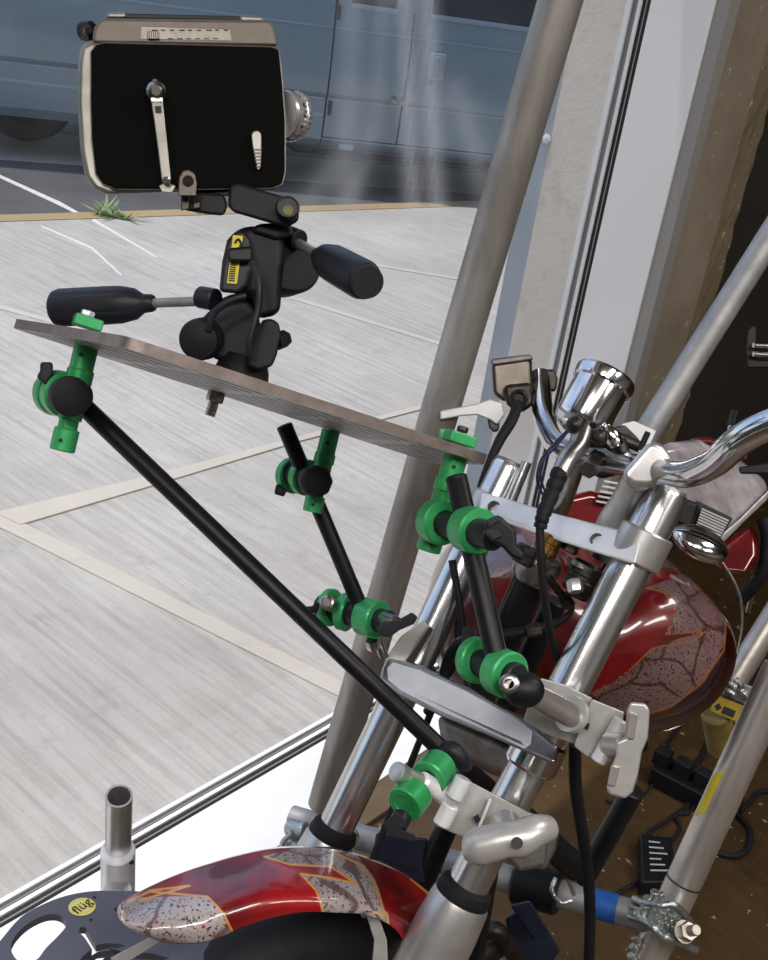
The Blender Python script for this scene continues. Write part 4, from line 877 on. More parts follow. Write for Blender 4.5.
# middle bottom head: three discs
t = head('green knuckle clamp with three discs at the foot of the thin rod', [((327, 607, 1.20), (333, 608, 1.195)), ((341, 611, 1.19), (350, 613, 1.185)), ((363, 616, 1.17), (379, 620, 1.155))], core=((320, 606, 1.21), (390, 623, 1.145), .62), r=.0205)
mb = MB(); mb.lathe(P(334, 606, 1.175), P(322, 600, 1.13) - P(334, 606, 1.175), [(.0078, 0), (.0078, .03), (.0055, .031), (.004, .029)], 24); addpart(t, 'socket_screw', 'chrome_dull', mb)
mb = MB(); mb.slab([(302, 607), (312, 606), (318, 601), (322, 607), (316, 613), (305, 613)], 1.18, .010); addpart(t, 'lever', 'black', mb, bevel=.002)
mb = MB(); mb.slab([(376, 628), (383, 622), (398, 620), (412, 612), (418, 617), (414, 624), (400, 630), (390, 637), (380, 636)], 1.115, .012); addpart(t, 'wing_knob', 'greyplastic', mb, bevel=.002)
mb = MB(); mb.drum(P(382, 618, 1.15), P(396, 624, 1.12), .008, 16); addpart(t, 'knob_hub', 'chrome_dull', mb)
mb = MB(); mb.drum(P(376, 636, 1.17), P(384, 656, 1.19), .0055, 16); hexnut(mb, P(372, 640, 1.165), P(374, 648, 1.17), .008); addpart(t, 'stud_bolt', 'chrome_dull', mb)
# right top head
t = head('largest green knuckle clamp on the right stud of the plate, with angled black T handle', [((434, 521, .955), (444, 523, .94)), ((466, 528, .925), (480, 532, .905))], core=((430, 520, .96), (495, 537, .885), .6), r=.0195)
mb = MB(); mb.slab([(422, 505), (430, 503), (432, 512), (428, 522), (424, 532), (418, 530), (417, 520)], .96, .014); addpart(t, 'wing_plate', 'greyplastic', mb, bevel=.002)
mb = MB(); mb.slab([(487, 520), (498, 514), (506, 521), (516, 530), (517, 545), (526, 555), (522, 562), (510, 556), (503, 548), (491, 541), (484, 531)], .865, .014); addpart(t, 'wing_knob', 'black', mb, bevel=.003)
mb = MB(); mb.slab([(486, 520), (497, 515), (500, 521), (489, 528)], .863, .006); mb.slab([(484, 530), (498, 529), (502, 537), (493, 541)], .863, .006); addpart(t, 'knob_facet', 'greyplastic', mb, bevel=.001)
# right bottom head
t = head('green knuckle clamp below the hollow-ended rod, with black dome and silver bolt', [((473, 659, .935), (481, 661, .925)), ((497, 670, .905), (511, 676, .89))], core=((468, 658, .94), (518, 678, .885), .6), r=.0195)
mb = MB(); mb.ball(P(524, 690, .875), RT * .0165, UP * .0145, FW * .013, 28, 16); addpart(t, 'dome', 'black', mb)
mb = MB(); mb.lathe(P(511, 684, .875), (-FW - RT * .25 + UP * .2), [(.0075, 0), (.008, .003), (.008, .012), (.0065, .013), (.004, .013), (.0035, .007)], 28); addpart(t, 'socket_screw', 'chrome_dull', mb)
mb = MB(); mb.slab([(463, 626), (476, 629), (475, 655), (466, 664), (462, 652)], .945, .012); addpart(t, 'wing_knob', 'greyplastic', mb, bevel=.002)
# lower head of the long rod
t = head('green knuckle clamp at the lower end of the longest rod', [((440, 765, .985), (428, 779, .965)), ((416, 791, .95), (404, 805, .935))], core=((448, 755, .995), (408, 802, .94), .5), r=.0165)
mb = MB(); mb.tube([P(443, 752, 1.0), P(452, 750, .99), P(462, 760, .99), P(466, 766, 1.0)], [.0085, .0085, .007, .006], 18, smooth=4); addpart(t, 'socket', 'greyplastic', mb)
mb = MB(); mb.drum(P(403, 815, .935), P(396, 828, .925), .0085, 18); mb.slab([(384, 823), (396, 812), (404, 818), (402, 830), (414, 834), (417, 838), (412, 842), (398, 838), (388, 836)], .92, .012); addpart(t, 'wing_knob', 'greyplastic', mb, bevel=.002)
mb = MB(); mb.drum(P(398, 772, .94), P(420, 781, .955), .0072, 20); mb.lathe(P(396, 771, .938), P(398, 772, .94) - P(396, 771, .938), [(.006, 0), (.0085, .001), (.0085, .010), (.0072, .012)], 20); addpart(t, 'spigot', 'brushed', mb)
mb = MB(); mb.lathe(P(420, 780, .955), P(452, 797, .985) - P(420, 780, .955), [(.0055, 0), (.0085, .003), (.009, .03), (.011, .034), (.011, .05)], 24); addpart(t, 'taper_spigot', 'polished', mb)

# --- super clamps on the fork
t = thing('jaw_clamp', P(580, 730, 1.0), 'silver jaw clamp on the right fork leg with upright T handle', 'clamp')
mb = MB(); mb.slab([(541, 678), (566, 685), (592, 698), (588, 718), (577, 745), (548, 735), (523, 721), (530, 700)], lambda x, y: 1.0 - (x - 541) * .0002, .03); addpart(t, 'jaw_plate', 'silverpaint', mb, bevel=.0011)
mb = MB(); mb.slab([(592, 699), (624, 712), (622, 728), (611, 755), (603, 763), (586, 756), (574, 746), (580, 728)], .975, .06); addpart(t, 'hinge_block', 'silverpaint', mb, bevel=.0011)
mb = MB(); mb.drum(P(528, 692, .92), P(576, 718, .965), .0105, 28); addpart(t, 'stud', 'galv_warm', mb)
mb = MB(); mb.lathe(P(574, 716, .968), P(528, 692, .92) - P(576, 718, .965), [(.016, 0), (.017, .002), (.016, .006), (.012, .007)], 28); addpart(t, 'stud_collar', 'silverpaint', mb)
for (x, y) in ((617, 729), (603, 753)):
    mb = MB(); mb.drum(P(x + 5, y - 9, .965), P(x - 5, y + 9, .965), .0075, 18); addpart(t, 'hinge_knuckle', 'polished', mb)
mb = MB(); mb.slab([(585, 722), (590, 724), (588, 730), (583, 728)], .9725, .003); addpart(t, 'hex_slot', 'ink', mb)
mb = MB(); mb.slab([(630, 702), (645, 703), (650, 709), (648, 738), (642, 752), (638, 775), (633, 792), (625, 799), (609, 795), (606, 789), (611, 768), (616, 755), (616, 742), (625, 738), (627, 710)], .927, .02); addpart(t, 't_handle', 'silverpaint', mb, bevel=.0035, seg=3)
mb = MB(); mb.drum(P(610, 745, .965), P(628, 746, .94), .0115, 22); addpart(t, 'handle_neck', 'silverpaint', mb)
for (x0, y0, x1, y1) in ((629, 712, 626, 738), (611, 765, 607, 785)):
    mb = MB(); mb.slab([(x0, y0), (x0 + 9, y0 + 2), (x1 + 8, y1 + 2), (x1, y1)], .924, .004); addpart(t, 'handle_recess', 'galv_warm', mb, bevel=.001)
t = thing('jaw_clamp', P(490, 830, .98), 'silver jaw clamp low on the right fork leg with sideways T handle', 'clamp')
mb = MB(); mb.slab([(458, 780), (468, 780), (490, 792), (520, 808), (532, 815), (520, 838), (500, 848), (470, 840), (436, 826), (440, 812), (452, 800)], lambda x, y: .975 + (x - 460) * .0002, .055); addpart(t, 'hinge_block', 'silverpaint', mb, bevel=.0011)
mb = MB(); mb.slab([(490, 792), (560, 826), (556, 850), (545, 870), (520, 866), (478, 842)], 1.0, .02); addpart(t, 'jaw_plate', 'cast', mb, bevel=.003)
mb = MB(); mb.slab([(489, 798), (492, 800), (480, 829), (477, 828)], .968, .01); addpart(t, 'jaw_ridge', 'polished', mb, bevel=.001)
for (x, y) in ((459, 788), (446, 815)):
    mb = MB(); mb.drum(P(x + 5, y - 10, .962), P(x - 5, y + 10, .962), .008, 18); addpart(t, 'hinge_knuckle', 'polished', mb)
mb = MB(); mb.slab([(473, 817), (478, 814), (481, 820), (476, 824)], .969, .003); addpart(t, 'hex_slot', 'ink', mb)
mb = MB(); mb.tube([P(470, 846, .915), P(480, 846, .91), P(505, 840, .905), P(520, 838, .905), P(535, 831, .91), P(549, 828, .92)], [.0125, .0158, .0145, .0150, .0135, .0105], 24, smooth=6); mb.drum(P(505, 825, .96), P(510, 838, .92), .014, 22); addpart(t, 't_handle', 'silverpaint', mb)
mb = MB(); mb.lathe(P(517, 843, .889), (EYE - P(517, 843, .895)), [(.0048, 0), (.0048, .0035), (.003, .0035)], 16); addpart(t, 'handle_hole', 'ink', mb)
mb = MB(); mb.slab([(498, 850), (548, 838), (546, 866), (520, 872)], .97, .03); addpart(t, 'jaw_pad', 'cast', mb, bevel=.004)
t = thing('jaw_clamp', P(400, 650, 1.2), 'small silver jaw clamp on the left fork leg under the triple disc head', 'clamp')
mb = MB(); mb.slab([(384, 664), (391, 650), (401, 636), (424, 619), (428, 627), (416, 645), (405, 664), (398, 662)], 1.19, .03); addpart(t, 'jaw_plate', 'silverpaint', mb, bevel=.0011)
mb = MB(); mb.slab([(404, 664), (407, 660), (430, 626), (433, 630), (410, 668)], 1.185, .02); addpart(t, 'jaw_edge', 'ink', mb)

# --- three-way tripod head
hd_ = thing('tripod_head', P(245, 350, .93), 'black three-way tripod head bolted on the slotted plate', 'tripod head')
def hp_(name, m, mb, **k): return mb.build(name, M[m], hd_, **k)
mb = MB(); mb.slab([(198, 322), (215, 305), (245, 297), (258, 310), (264, 345), (257, 371), (238, 368), (215, 359), (203, 350)], .925, .05); hp_('lower_housing', 'headplastic', mb, bevel=.006, seg=4)
mb = MB(); mb.lathe(on_pl(240, 380, 0), UPN, [(.022, 0), (.024, .003), (.022, .012), (.018, .02)], 36); hp_('base', 'headplastic', mb)
mb = MB(); mb.lathe(P(206, 338, .935), P(198, 340, .905) - P(206, 338, .935), [(.010, 0), (.0165, .004), (.0178, .010), (.0175, .024), (.0155, .030), (.008, .033), (.001, .0335)], 40); hp_('pan_knob', 'rubber', mb)
mb = MB(); mb.slab([(205, 322), (218, 298), (240, 292), (256, 296), (258, 332), (232, 334), (214, 330)], .93, .05); hp_('fork_housing', 'headplastic', mb, bevel=.010, seg=4)
mb = MB(); mb.slab([(247, 366), (252, 343), (257, 328), (263, 320), (271, 318), (279, 323), (281, 334), (277, 355), (272, 367), (258, 370)], .90, .03); hp_('side_cheek', 'headplastic', mb, bevel=.003, seg=3)
mb = MB(); mb.drum(P(276, 342, .91), P(286, 338, .92), .0075, 6); hp_('side_knob', 'headplastic', mb, bevel=.001)
mb = MB(); mb.tube([P(209, 330, .90), P(215, 312, .895), P(232, 300, .893), P(246, 296, .895)], .0028, 12, smooth=6); mb.tube([P(252, 262, .89), P(259, 285, .885), P(258, 310, .885), P(250, 340, .885), P(250, 356, .89)], .0028, 12, smooth=6); hp_('casting_rib', 'greyplastic', mb)
mb = MB(); mb.slab([(220, 290), (224, 262), (228, 240), (236, 229), (250, 226), (275, 226), (284, 232), (284, 262), (280, 315), (256, 320), (252, 296), (236, 294)], .915, .05); hp_('tilt_housing', 'headplastic', mb, bevel=.007, seg=4)
mb = MB(); mb.lathe(P(276, 268, .955), P(292, 262, .935) - P(276, 268, .955), [(.022, 0), (.0262, .003), (.0262, .020), (.0235, .024)], 44, sy=1.25); hp_('tilt_disc', 'headplastic', mb)
mb = MB(); mb.slab([(219, 292), (222, 262), (227, 240), (235, 231), (244, 230), (251, 240), (253, 262), (248, 285), (238, 294)], .905, .012); hp_('side_plate', 'greyplastic', mb, bevel=.004, seg=3)
mb = MB(); mb.slab([(233, 235), (243, 236), (237, 284), (227, 283)], .9035, .001); st_ = hp_('maker_label', 'yellow', mb)
for k in range(9): mb = MB(); y = 262 + k * 2.2; x = 230.5 - k * .25; mb.slab([(x, y), (x + 6, y + .4), (x + 6 - .1, y + 1.2 + .4), (x - .1, y + 1.2)], .9028, .0004); mb.build('print_bar', M['ink'], st_)
mb = MB(); mb.tube([P(235, 243, .9026), P(238, 239, .9026), P(241, 243, .9026), P(240, 248, .9026)], .0009, 8, smooth=3); mb.build('emblem', M['ink'], st_)
mb = MB(); mb.slab([(228, 248), (252, 246), (252, 262), (230, 262), (226, 256)], .895, .018); hp_('locking_lever', 'black', mb, bevel=.004)
# handles
def grip(a, b, r, rodend, label, rr):
    L_ = (b - a).length
    n_ = 48; mb = MB(); prev = None; x, y, z = frame_of(b - a)
    prof = [(.25, 0), (.72, .01), (.9, .035), (1.0, .09), (1.0, .55), (.98, .68), (.82, .82), (.50, .90), (.46, .98), (.40, 1.0)]
    for j, (q, h) in enumerate(prof):
        i0 = len(mb.v)
        for k in range(n_):
            t = 2 * math.pi * k / n_; fl = 1 - (.045 if (k % 8 == 0 and 2 < j < 7) else 0); mb.v.append(a + z * (h * L_) + (x * math.cos(t) + y * math.sin(t)) * (r * q * fl))
        if prev is not None: mb.bridge(prev, i0, n_)
        else: mb.f.append(tuple(i0 + k for k in reversed(range(n_))))
        prev = i0
    mb.f.append(tuple(prev + k for k in range(n_)))
    g_ = hp_('handle_grip', 'greyplastic', mb, label=label, angle=28)
    mb = MB(); mb.drum(b - (b - a).normalized() * .002, rodend, rr, 20); hp_('handle_rod', 'galv', mb)
grip(P(52, 308, .98), P(154, 303, .96), .0168, P(205, 301, .945), 'dark grey pan handle grip pointing left', .0042)
mb = MB(); mb.drum(P(200, 297, .945), P(216, 300, .935), .0095, 20); hp_('handle_socket', 'greyplastic', mb)
mb = MB(); mb.drum(P(290, 236, .94), P(300, 240, .93), .0085, 24); hp_('handle_socket', 'greyplastic', mb)
grip(P(367, 282, .80), P(318, 255, .90), .0150, P(296, 242, .935), 'dark grey tilt handle grip pointing right', .0042)
ex_ = P(368.5, 282.5, .797); mb = MB(); mb.lathe(ex_, P(318, 255, .90) - P(367, 282, .80), [(.0118, 0), (.0125, .004)], 32); hp_('grip_end', 'ink', mb)
# quick release clamp and spirit level
mb = MB(); mb.slab([(229, 186), (238, 183), (262, 190), (292, 199), (299, 206), (299, 221), (287, 228), (232, 212), (228, 205)], .895, .05); hp_('plate_clamp', 'headplastic', mb, bevel=.003)
mb = MB(); mb.slab([(181, 196), (192, 192), (224, 194), (228, 206), (224, 216), (205, 214), (183, 210)], .90, .045); hp_('clamp_jaw', 'headplastic', mb, bevel=.003)
mb = MB(); mb.slab([(181, 194), (190, 193), (189, 209), (181, 211)], .895, .02); mb.slab([(193, 203), (200, 201), (200, 208), (193, 209)], .895, .01); hp_('jaw_insert', 'dark', mb, bevel=.001)
mb = MB(); mb.slab([(256, 224), (290, 222), (296, 236), (276, 240), (250, 232)], .91, .045); hp_('clamp_neck', 'headplastic', mb, bevel=.004)
mb = MB(); mb.lathe(P(287, 210, .892), -FW + RT * .15, [(.0095, 0), (.0098, .008), (.0085, .012), (.0078, .012), (.0076, .010)], 36); hp_('level_housing', 'black', mb)
mb = MB(); mb.lathe(P(288, 210.5, .8835), -FW + RT * .15, [(.0055, 0), (.0055, .001)], 28); lv = hp_('spirit_level', 'ink', mb)
mb = MB(); mb.lathe(P(288, 210.5, .8822), -FW + RT * .15, [(.0042, 0), (.0042, .0006), (.0028, .0008), (.0026, .0004)], 28); mb.build('level_vial', mat('vial_yellow', '#5a5a14', .5, 0, '#6b6716', 60), lv)
mb = MB(); mb.slab([(181, 184), (216, 187), (250, 190), (250, 197), (222, 196), (182, 193)], .91, .04); hp_('quick_release_plate', 'headplastic', mb, bevel=.001)

# --- the old film camera
fc_ = thing('film_camera', P(185, 193, .92), 'vintage silver film camera with black leatherette sides', 'camera')
def fp(name, m, mb, **k): return mb.build(name, M[m], fc_, **k)
dc = lambda x, y: .885 + (x - 90) / 200 * .03
BK = (FW - RT * .26 + UP * .36).normalized()
case = [(81, 50), (84, 32), (90, 17), (97, 14), (268, 16), (273, 24), (279, 50), (283, 80), (285, 120), (286, 170), (284, 183), (276, 189), (200, 192), (112, 194), (98, 190), (89, 178), (85, 160), (80, 110)]
mb = MB(); mb.slab([(78, 62), (81, 45), (90, 40), (277, 43), (282, 80), (285, 120), (286, 170), (284, 184), (276, 190), (200, 192), (108, 195), (94, 190), (85, 177), (80, 150), (77, 100)], lambda x, y: dc(x, y) + .003, .05, BK); fp('case', 'camtrim', mb, bevel=.005, seg=3)
mb = MB(); mb.slab([(92, 42), (94, 28), (99, 20), (103, 18), (270, 20), (274, 26), (279, 46), (97, 43)], lambda x, y: dc(x, y) + .001, .046, BK); top = fp('top_housing', 'camtaupe', mb, bevel=.003, seg=3)
mb = MB(); mb.slab([(91, 52), (96, 45), (104, 43), (272, 47), (279, 50), (282, 80), (285, 120), (285, 172), (282, 184), (272, 188), (200, 189), (116, 189), (103, 184), (96, 174), (92, 140), (91, 100)], lambda x, y: dc(x, y) - .0015, .006, BK); lea = fp('leatherette_panel', 'leather', mb, bevel=.002, label='black leatherette side panel')
oc_ = [(91, 52), (96, 45), (104, 43), (272, 47), (279, 50), (282, 80), (285, 120), (285, 172), (282, 184), (272, 188), (200, 189), (116, 189), (103, 184), (96, 174), (92, 140), (91, 100), (91, 52)]
mb = MB(); mb.tube([P(x, y, dc(x, y) + .001) for x, y in oc_], .0008, 8); fp('edge_bead', 'camtrim', mb)
mb = MB(); mb.slab([(108, 13), (240, 16), (242, 20), (108, 18)], lambda x, y: dc(x, y) + .008, .026, BK); fp('top_slot_cover', 'ink', mb, bevel=.001)
mb = MB(); mb.slab([(108, 12), (126, 12), (126, 18), (106, 18)], lambda x, y: dc(x, y) + .006, .03, BK); mb.slab([(240, 15), (262, 16), (265, 22), (240, 21)], lambda x, y: dc(x, y) + .006, .03, BK); fp('top_cap', 'camtrim', mb, bevel=.002)
mb = MB(); mb.slab([(141, 26), (230, 29), (232, 41), (140, 39)], lambda x, y: dc(x, y) + .0005, .002, BK); sc_ = fp('scale_plate', 'camtrim', mb, bevel=.0005)
for k in range(9): x = 152 + k * 9; mb = MB(); mb.slab([(x, 29.5), (x + (4 if k % 3 else 6), 29.7), (x + (4 if k % 3 else 6), 31.0), (x, 30.8)], lambda x, y: dc(x, y) + .0002, .0004, BK); mb.build('scale_mark', M['ink'], sc_)
for k in range(6): x = 168 + k * 9; mb = MB(); mb.slab([(x, 38), (x + 5, 38.2), (x + 5, 39.2), (x, 39)], lambda x, y: dc(x, y) + .0002, .0004, BK); mb.build('scale_mark', M['ink'], sc_)
mb = MB(); mb.slab([(147, 31), (159, 31), (160, 39), (148, 39)], lambda x, y: dc(x, y) - .002, .003, BK); fp('slide_switch', 'camtrim', mb, bevel=.0006)
mb = MB()
for k in range(5): mb.slab([(148.5 + 2.2 * k, 32), (149.5 + 2.2 * k, 32), (149.9 + 2.2 * k, 38), (148.9 + 2.2 * k, 38)], lambda x, y: dc(x, y) - .0024, .0006, BK)
fp('switch_ridges', 'dark', mb)
mb = MB(); mb.drum(P(83, 31, .92), P(92, 31, .915), .008, 24); mb.drum(P(89, 30, .90), P(90, 38, .91), .0035, 12); fp('eyepiece', 'black', mb)
mb = MB(); mb.lathe(P(85, 31, .905), -FW, [(.0055, 0), (.006, .003), (.003, .004)], 20); fp('eyepiece_screw', 'dark', mb)
# winding key
mb = MB(); mb.lathe(P(156, 91, .8855), -BK, [(.0075, 0), (.0078, .003), (.006, .005), (.0045, .009), (.003, .010)], 28); k_ = fp('winder_hub', 'chrome_dull', mb)
mb = MB(); mb.ball(P(155, 82, .885), RT * .0025, UP * .0025, FW * .003, 12, 8); hexnut(mb, P(156, 91, .878), P(156, 91, .8735), .0042); mb.build('winder_nut', M['camtrim'], k_)
cr = fp('winder_crank', 'camtrim', (lambda b: b.slab([(151, 101), (163, 101), (171, 178), (170, 184), (166, 185), (162, 182), (158, 150), (154, 120)], .8795, .0025, BK))(MB()), bevel=.0008)
mb = MB(); mb.slab([(154.5, 106), (161, 106), (161.5, 113), (155.5, 113)], .879, .0035, BK); mb.build('crank_window', M['ink'], cr)
mb = MB(); mb.slab([(150, 97), (163, 97), (163, 102), (151, 102)], .8785, .004, BK); mb.build('crank_clip', M['chrome_dull'], cr, bevel=.0006)
mb = MB(); mb.slab([(152, 138), (156, 138), (159, 172), (156, 172)], .889, .002, BK)
mb = MB(); mb.lathe(P(166, 180, .879), -BK, [(.0028, 0), (.003, .002), (.0018, .003)], 20); mb.build('crank_tip', M['chrome_dull'], cr)
mb = MB(); mb.slab([(159, 186), (166, 182), (176, 186), (172, 193), (162, 192)], .884, .003, BK); fp('crank_catch', 'camtrim', mb, bevel=.0006)
# run lever (teardrop)
def teardrop(s=1., o=0):
    return [(256.5 + (5.0 * s) * math.cos(t), 136 + 5.5 * s * math.sin(t)) for t in [math.pi + math.pi * k / 10 for k in range(11)]] + [(262 - .5, 150), (261, 165), (259.5, 170), (257.5, 170), (255.5, 160), (252.5, 145)]
mb = MB(); mb.slab(teardrop(), lambda x, y: dc(x, y) - .006, .0045, BK); rl_ = fp('run_lever', 'camtrim', mb, bevel=.001)
for k in range(6): y = 149 + 3.4 * k; w_ = 4.4 - .45 * k; mb = MB(); mb.slab([(257.6 + k * .15 - w_, y), (257.6 + k * .15 + w_, y), (257.6 + k * .15 + w_, y + 1.3), (257.6 + k * .15 - w_, y + 1.3)], lambda x, y: dc(x, y) - .0066, .0008, BK); mb.build('lever_ridge', M['dark'], rl_)
mb = MB(); mb.slab([(178, 196), (179, 178), (183, 171), (189, 170), (195, 174), (197, 184), (196, 196)], .884, .004, BK); fp('tripod_boss', 'camtaupe', mb, bevel=.001)
mb = MB(); mb.lathe(P(188, 181, .883), -BK, [(.0045, 0), (.0045, .001), (.002, .001)], 20); fp('boss_screw', 'dark', mb)
# lens, pointing right and away
l0 = P(281, 114, .925); l1 = l0 + RT * .6 + UP * .12 + FW * .8; lx = (l1 - l0).normalized(); LL = (l1 - l0).length
mb = MB(); n_ = 64; prev = None; x, y, z = frame_of(lx)
for (r_, h_, kn) in ((.019, -.004, 0), (.0195, .004, 0), (.0165, .006, 0), (.0165, .012, 0), (.0205, .014, 0), (.0205, .016, 1), (.0205, .024, 1), (.0195, .025, 0), (.0205, .027, 0), (.0212, .028, 1), (.0212, .036, 1), (.020, .038, 0), (.017, .038, 0), (.015, .033, 0)):
    i0 = len(mb.v)
    for k in range(n_): t_ = 2 * math.pi * k / n_; rq = r_ * (1 - (.06 if kn and k % 2 else 0)); mb.v.append(l0 + z * (h_ * .45) + (x * math.cos(t_) + y * math.sin(t_)) * rq)
    if prev is not None: mb.bridge(prev, i0, n_)
    else: mb.f.append(tuple(i0 + k for k in reversed(range(n_))))
    prev = i0
mb.f.append(tuple(prev + k for k in range(n_))); ln = fp('lens_barrel', 'brushed', mb)
mb = MB(); mb.lathe(l0 + lx * .0150, lx, [(.0148, 0), (.010, .0015), (.001, .002)], 36); mb.build('lens_glass', M['lens'], ln)
for k in range(14):
    t_ = 2 * math.pi * k / 14; rd = x * math.cos(t_) + y * math.sin(t_); tg2 = lx.cross(rd)
    mb = MB(); mb.box(l0 + lx * .0068 + rd * .0205, lx * .0010, tg2 * .0012, rd * .0003); mb.build('distance_mark', M['ink'] if k % 2 else M['brass'], ln)

# --- black round-ended plate, lower left
PZ = .57
def H2(x, y): p = G(x, y, PZ); return (p.x, p.y)
pl = thing('camera_plate', G(70, 930, PZ), 'flat black plate with oval cutout and yellow round sticker', 'plate')
outl = [(-30, 985), (-12, 955), (0, 941), (21, 917), (46, 903), (69, 895), (95, 891), (129, 891), (150, 893), (200, 905), (250, 930), (280, 985), (230, 1040), (60, 1060)]
def smooth_loop(px, n=4):
    o = []; L_ = len(px)
    for i in range(L_):
        p0, p1, p2, p3 = [V((*px[(i + k) % L_], 0)) for k in (-1, 0, 1, 2)]
        for k in range(n): t = k / n; q = .5 * ((2 * p1) + (p2 - p0) * t + (2 * p0 - 5 * p1 + 4 * p2 - p3) * t * t + (3 * p1 - p0 - 3 * p2 + p3) * t ** 3); o.append((q.x, q.y))
    return o
oval = [(11, 950), (14, 938), (26, 925), (42, 916), (55, 914), (64, 918), (66, 926), (58, 936), (46, 948), (36, 960), (20, 962)]
s1_ = [(80, 927), (85, 927), (96, 945), (108, 943), (120, 944), (126, 946), (118, 948), (104, 949), (97, 952), (88, 958), (80, 968), (74, 968), (84, 955), (92, 949), (85, 938), (79, 932)]
lp = [[H2(x, y) for x, y in smooth_loop(outl)], [H2(x, y) for x, y in smooth_loop(oval)], [H2(x, y) for x, y in s1_]] + [[H2(cx + r * math.cos(t), cy + r * .8 * math.sin(t)) for t in [2 * math.pi * k / 12 for k in range(12)]] for cx, cy, r in ((94.5, 897.5, 2), (91, 920, 1.8), (117, 909.5, 2.6), (112, 949, 2.4))]
lp.append([H2(x, y) for x, y in [(100, 962), (108, 955), (122, 952), (150, 953), (170, 958), (160, 962), (130, 958), (112, 962), (106, 970), (98, 975)]])
curve_plate('plate_body', lp, V((0, 0, PZ - .005)), V((1, 0, 0)), V((0, 1, 0)), .010, M['black_plate'], pl)
sc2 = G(82, 907, PZ + .0006)
mb = MB(); rx = (G(95.5, 907, PZ) - G(68.5, 907, PZ)) * .5; mb.v += [sc2 + rx * math.cos(t) + V((-rx.y, rx.x, 0)) * (math.sin(t) * .86) for t in [2 * math.pi * k / 40 for k in range(40)]]
stk = MB(); stk.prism(mb.v, V((0, 0, .0006))); stk_o = stk.build('round_sticker', M['yellow'], pl, flat=True, label='pale yellow round sticker')
stk_o.data.materials.clear(); stk_o.data.materials.append(M['paleyellow'])
mb = MB(); n_ = 40; o0_ = sc2 + V((0, 0, .0012)); 
ra = [o0_ + (rx * math.cos(2 * math.pi * k / n_) + V((-rx.y, rx.x, 0)) * (math.sin(2 * math.pi * k / n_) * .86)) * .82 for k in range(n_)]; rb = [o0_ + (q - o0_) * .95 for q in ra]
mb.grid([ra, rb], closed=True); mb.build('sticker_ring', M['yellow'], stk_o)
tx_ = (G(89, 902, PZ) - G(76, 912, PZ)).normalized(); text('sticker_lettering', 'flüg', .016, sc2 + V((0, 0, .0014)), tx_, V((-tx_.y, tx_.x, 0)), M['ink'], stk_o)
# grey bracket arm lying over the plate
mb = MB(); mb.slab([(110, 958), (160, 932), (168, 937), (128, 962), (118, 970)], 1.10, .01); tag(mb.build('flat_bracket', M['plate_grey'], bevel=.001), 'flat grey bracket arm lying on the black plate under the fender', 'bracket')

# ================================================================== FLOOR CLUTTER AND WALL ITEMS
t = thing('power_adapter', G(655, 875), 'black power adapter brick lying on the brown floor', 'adapter')
c = [G(636, 846), G(668, 850), G(672, 895), G(638, 896)]
mb = MB(); mb.prism(c, V((0, 0, .035))); mb.build('case', M['black'], t, bevel=.004)
cz = [V((q.x, q.y, .0355)) for q in c]
for k in range(6):
    f = .15 + .12 * k; aa = cz[0].lerp(cz[3], f); bb2 = cz[1].lerp(cz[2], f); mb = MB(); mb.prism([aa.lerp(bb2, .25), aa.lerp(bb2, .6 + .2 * ((k * 7) % 3) / 2), aa.lerp(bb2, .6 + .2 * ((k * 7) % 3) / 2) + (cz[3] - cz[0]) * .03, aa.lerp(bb2, .25) + (cz[3] - cz[0]) * .03], V((0, 0, .0003))); mb.build('print_line', mat('grey_print', '#a8a8a8', .6) if k == 0 else bpy.data.materials['grey_print'], t)
t = thing('power_strip', G(690, 790), 'long black power strip on the floor with plugs', 'power strip')
s0_, s1_2 = G(652, 776), G(735, 820); pd_ = (s1_2 - s0_).normalized(); pp_ = V((-pd_.y, pd_.x, 0)) * .035
mb = MB(); mb.prism([s0_ - pp_, s1_2 - pp_, s1_2 + pp_, s0_ + pp_], V((0, 0, .045))); mb.build('housing', M['black'], t, bevel=.006)
for f in (.05, .3, .55, .8): mb = MB(); c = s0_.lerp(s1_2, f) + V((0, 0, .06)); mb.box(c, pd_ * .018, pp_ * .45, V((0, 0, .018))); mb.build('plug', M['rubber'], t, bevel=.004)
def cable(pts, label, r=.004, m='rubber', z=.006):
    mb = MB(); mb.tube([(G(x, y, z + (q[0] if q else 0))) for x, y, *q in pts], r, 10, smooth=8); return tag(mb.build('cable', M[m]), label, 'cable')
cable([(655, 846), (650, 832), (668, 820), (690, 800), (678, 770), (668, 745), (690, 715), (715, 690)], 'black cable looping from the adapter past the power strip', .0045)
cable([(663, 850), (680, 830), (676, 815), (690, 812), (700, 795)], 'short kinked black cable between adapter and strip', .004)
cable([(715, 690), (712, 730), (700, 760), (680, 772), (655, 776)], 'thick black cable curving below the red tank', .0065)
cable([(655, 782), (640, 798), (618, 803), (606, 800)], 'thin grey cable leaving the strip to the left', .003, 'greyplastic')
cable([(735, 812), (750, 830), (748, 848), (735, 856), (715, 852)], 'black cable looping behind the lower right pole', .0065)
cable([(740, 812), (752, 800), (760, 792), (790, 790)], 'black cable running off to the right edge', .0055)
cable([(600, 905), (640, 880), (660, 865), (672, 862)], 'stiff brown wire near the blue taped pipe', .0045, 'dark')
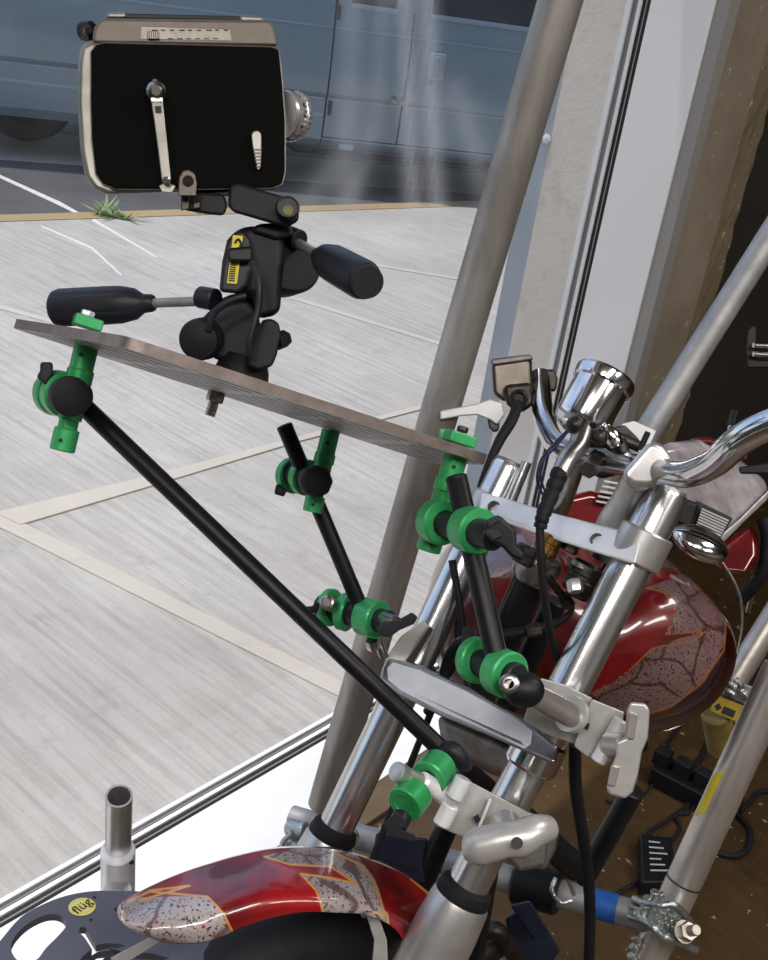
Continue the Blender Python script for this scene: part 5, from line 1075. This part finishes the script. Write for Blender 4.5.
# paint chips and grit on the floor: nobody could count them
mb = MB()
for i in range(1500):
    p = WP(rnd.uniform(-.2, 2.6), rnd.uniform(.25, 2.4), .0008); r_ = rnd.choice((.001, .0012, .0016, .0025, .0035)); a0 = rnd.uniform(0, 6.28); i0 = len(mb.v)
    for k in range(4): mb.v.append(p + V((math.cos(a0 + 1.57 * k) * r_ * rnd.uniform(.5, 1.2), math.sin(a0 + 1.57 * k) * r_ * rnd.uniform(.5, 1.2), 0)))
    mb.v.append(p + V((0, 0, r_ * .5)))
    for k in range(4): mb.f.append((i0 + k, i0 + (k + 1) % 4, i0 + 4))
o = mb.build('floor_grit', mat('pale_grit', '#a79c8a', .8, 0, '#6e6455', 300), flat=True); tag(o, 'pale paint chips and grit scattered over the brown floor', 'debris'); o['kind'] = 'stuff'
# small items against the dark wall
t = thing('wall_bracket', P(762, 352, 2.0), 'black bracket with two chrome rods at the right edge', 'bracket')
mb = MB(); mb.slab([(748, 330), (753, 325), (757, 328), (756, 360), (790, 360), (790, 368), (748, 368), (746, 350)], 2.0, .03); mb.build('bracket_body', M['black'], t, bevel=.003)
for y in (345, 354): mb = MB(); mb.drum(P(753, y, 1.98), P(795, y + 2, 1.98), .005, 14); mb.build('chrome_rod', M['chrome'], t)
t = thing('wall_fitting', P(731, 429, 2.0), 'small round fitting on a stub against the dark wall', 'fitting')
mb = MB(); mb.lathe(P(731, 429, 2.0), -FW, [(.007, 0), (.008, .004), (.006, .006), (.003, .004)], 20); mb.build('ring', M['chrome_dull'], t)
mb = MB(); mb.drum(P(731, 427, 2.01), P(735, 412, 2.03), .008, 14); mb.build('stub', M['black'], t)
t = thing('paper_card', P(640, 430, 1.3), 'pale paper card tucked behind the bar clamp', 'card')
mb = MB(); mb.slab([(622, 424), (634, 421), (656, 431), (645, 455), (630, 446)], 1.3, .0006); mb.build('sheet', M['white'], t)
for k in range(3): mb = MB(); mb.slab([(636, 440 + 2.4 * k), (645 - 2 * k, 443 + 2.4 * k), (645 - 2 * k, 444 + 2.4 * k), (636, 441 + 2.4 * k)], 1.2995, .0002); mb.build('print_line', M['flash'], t)
mb = MB(); mb.drum(P(648, 432, 1.06), P(640, 450, 1.06), .003, 12); tag(mb.build('cable_tie_end', M['rubber']), 'short black stick poking up beside the right bar clamp', 'stick')
# door hinge bolt outside on the flashing
q = WP(UJ - .004, -.17, 0); q = on_plane(547, 139, WP(UJ, 0, 0), DU); mb = MB(); mb.lathe(q - DU * -.001, -DU, [(.011, 0), (.011, .004), (.006, .006)], 6); tag(mb.build('bolt_head', M['polished']), 'single bolt head on the outside jamb flashing', 'bolt')
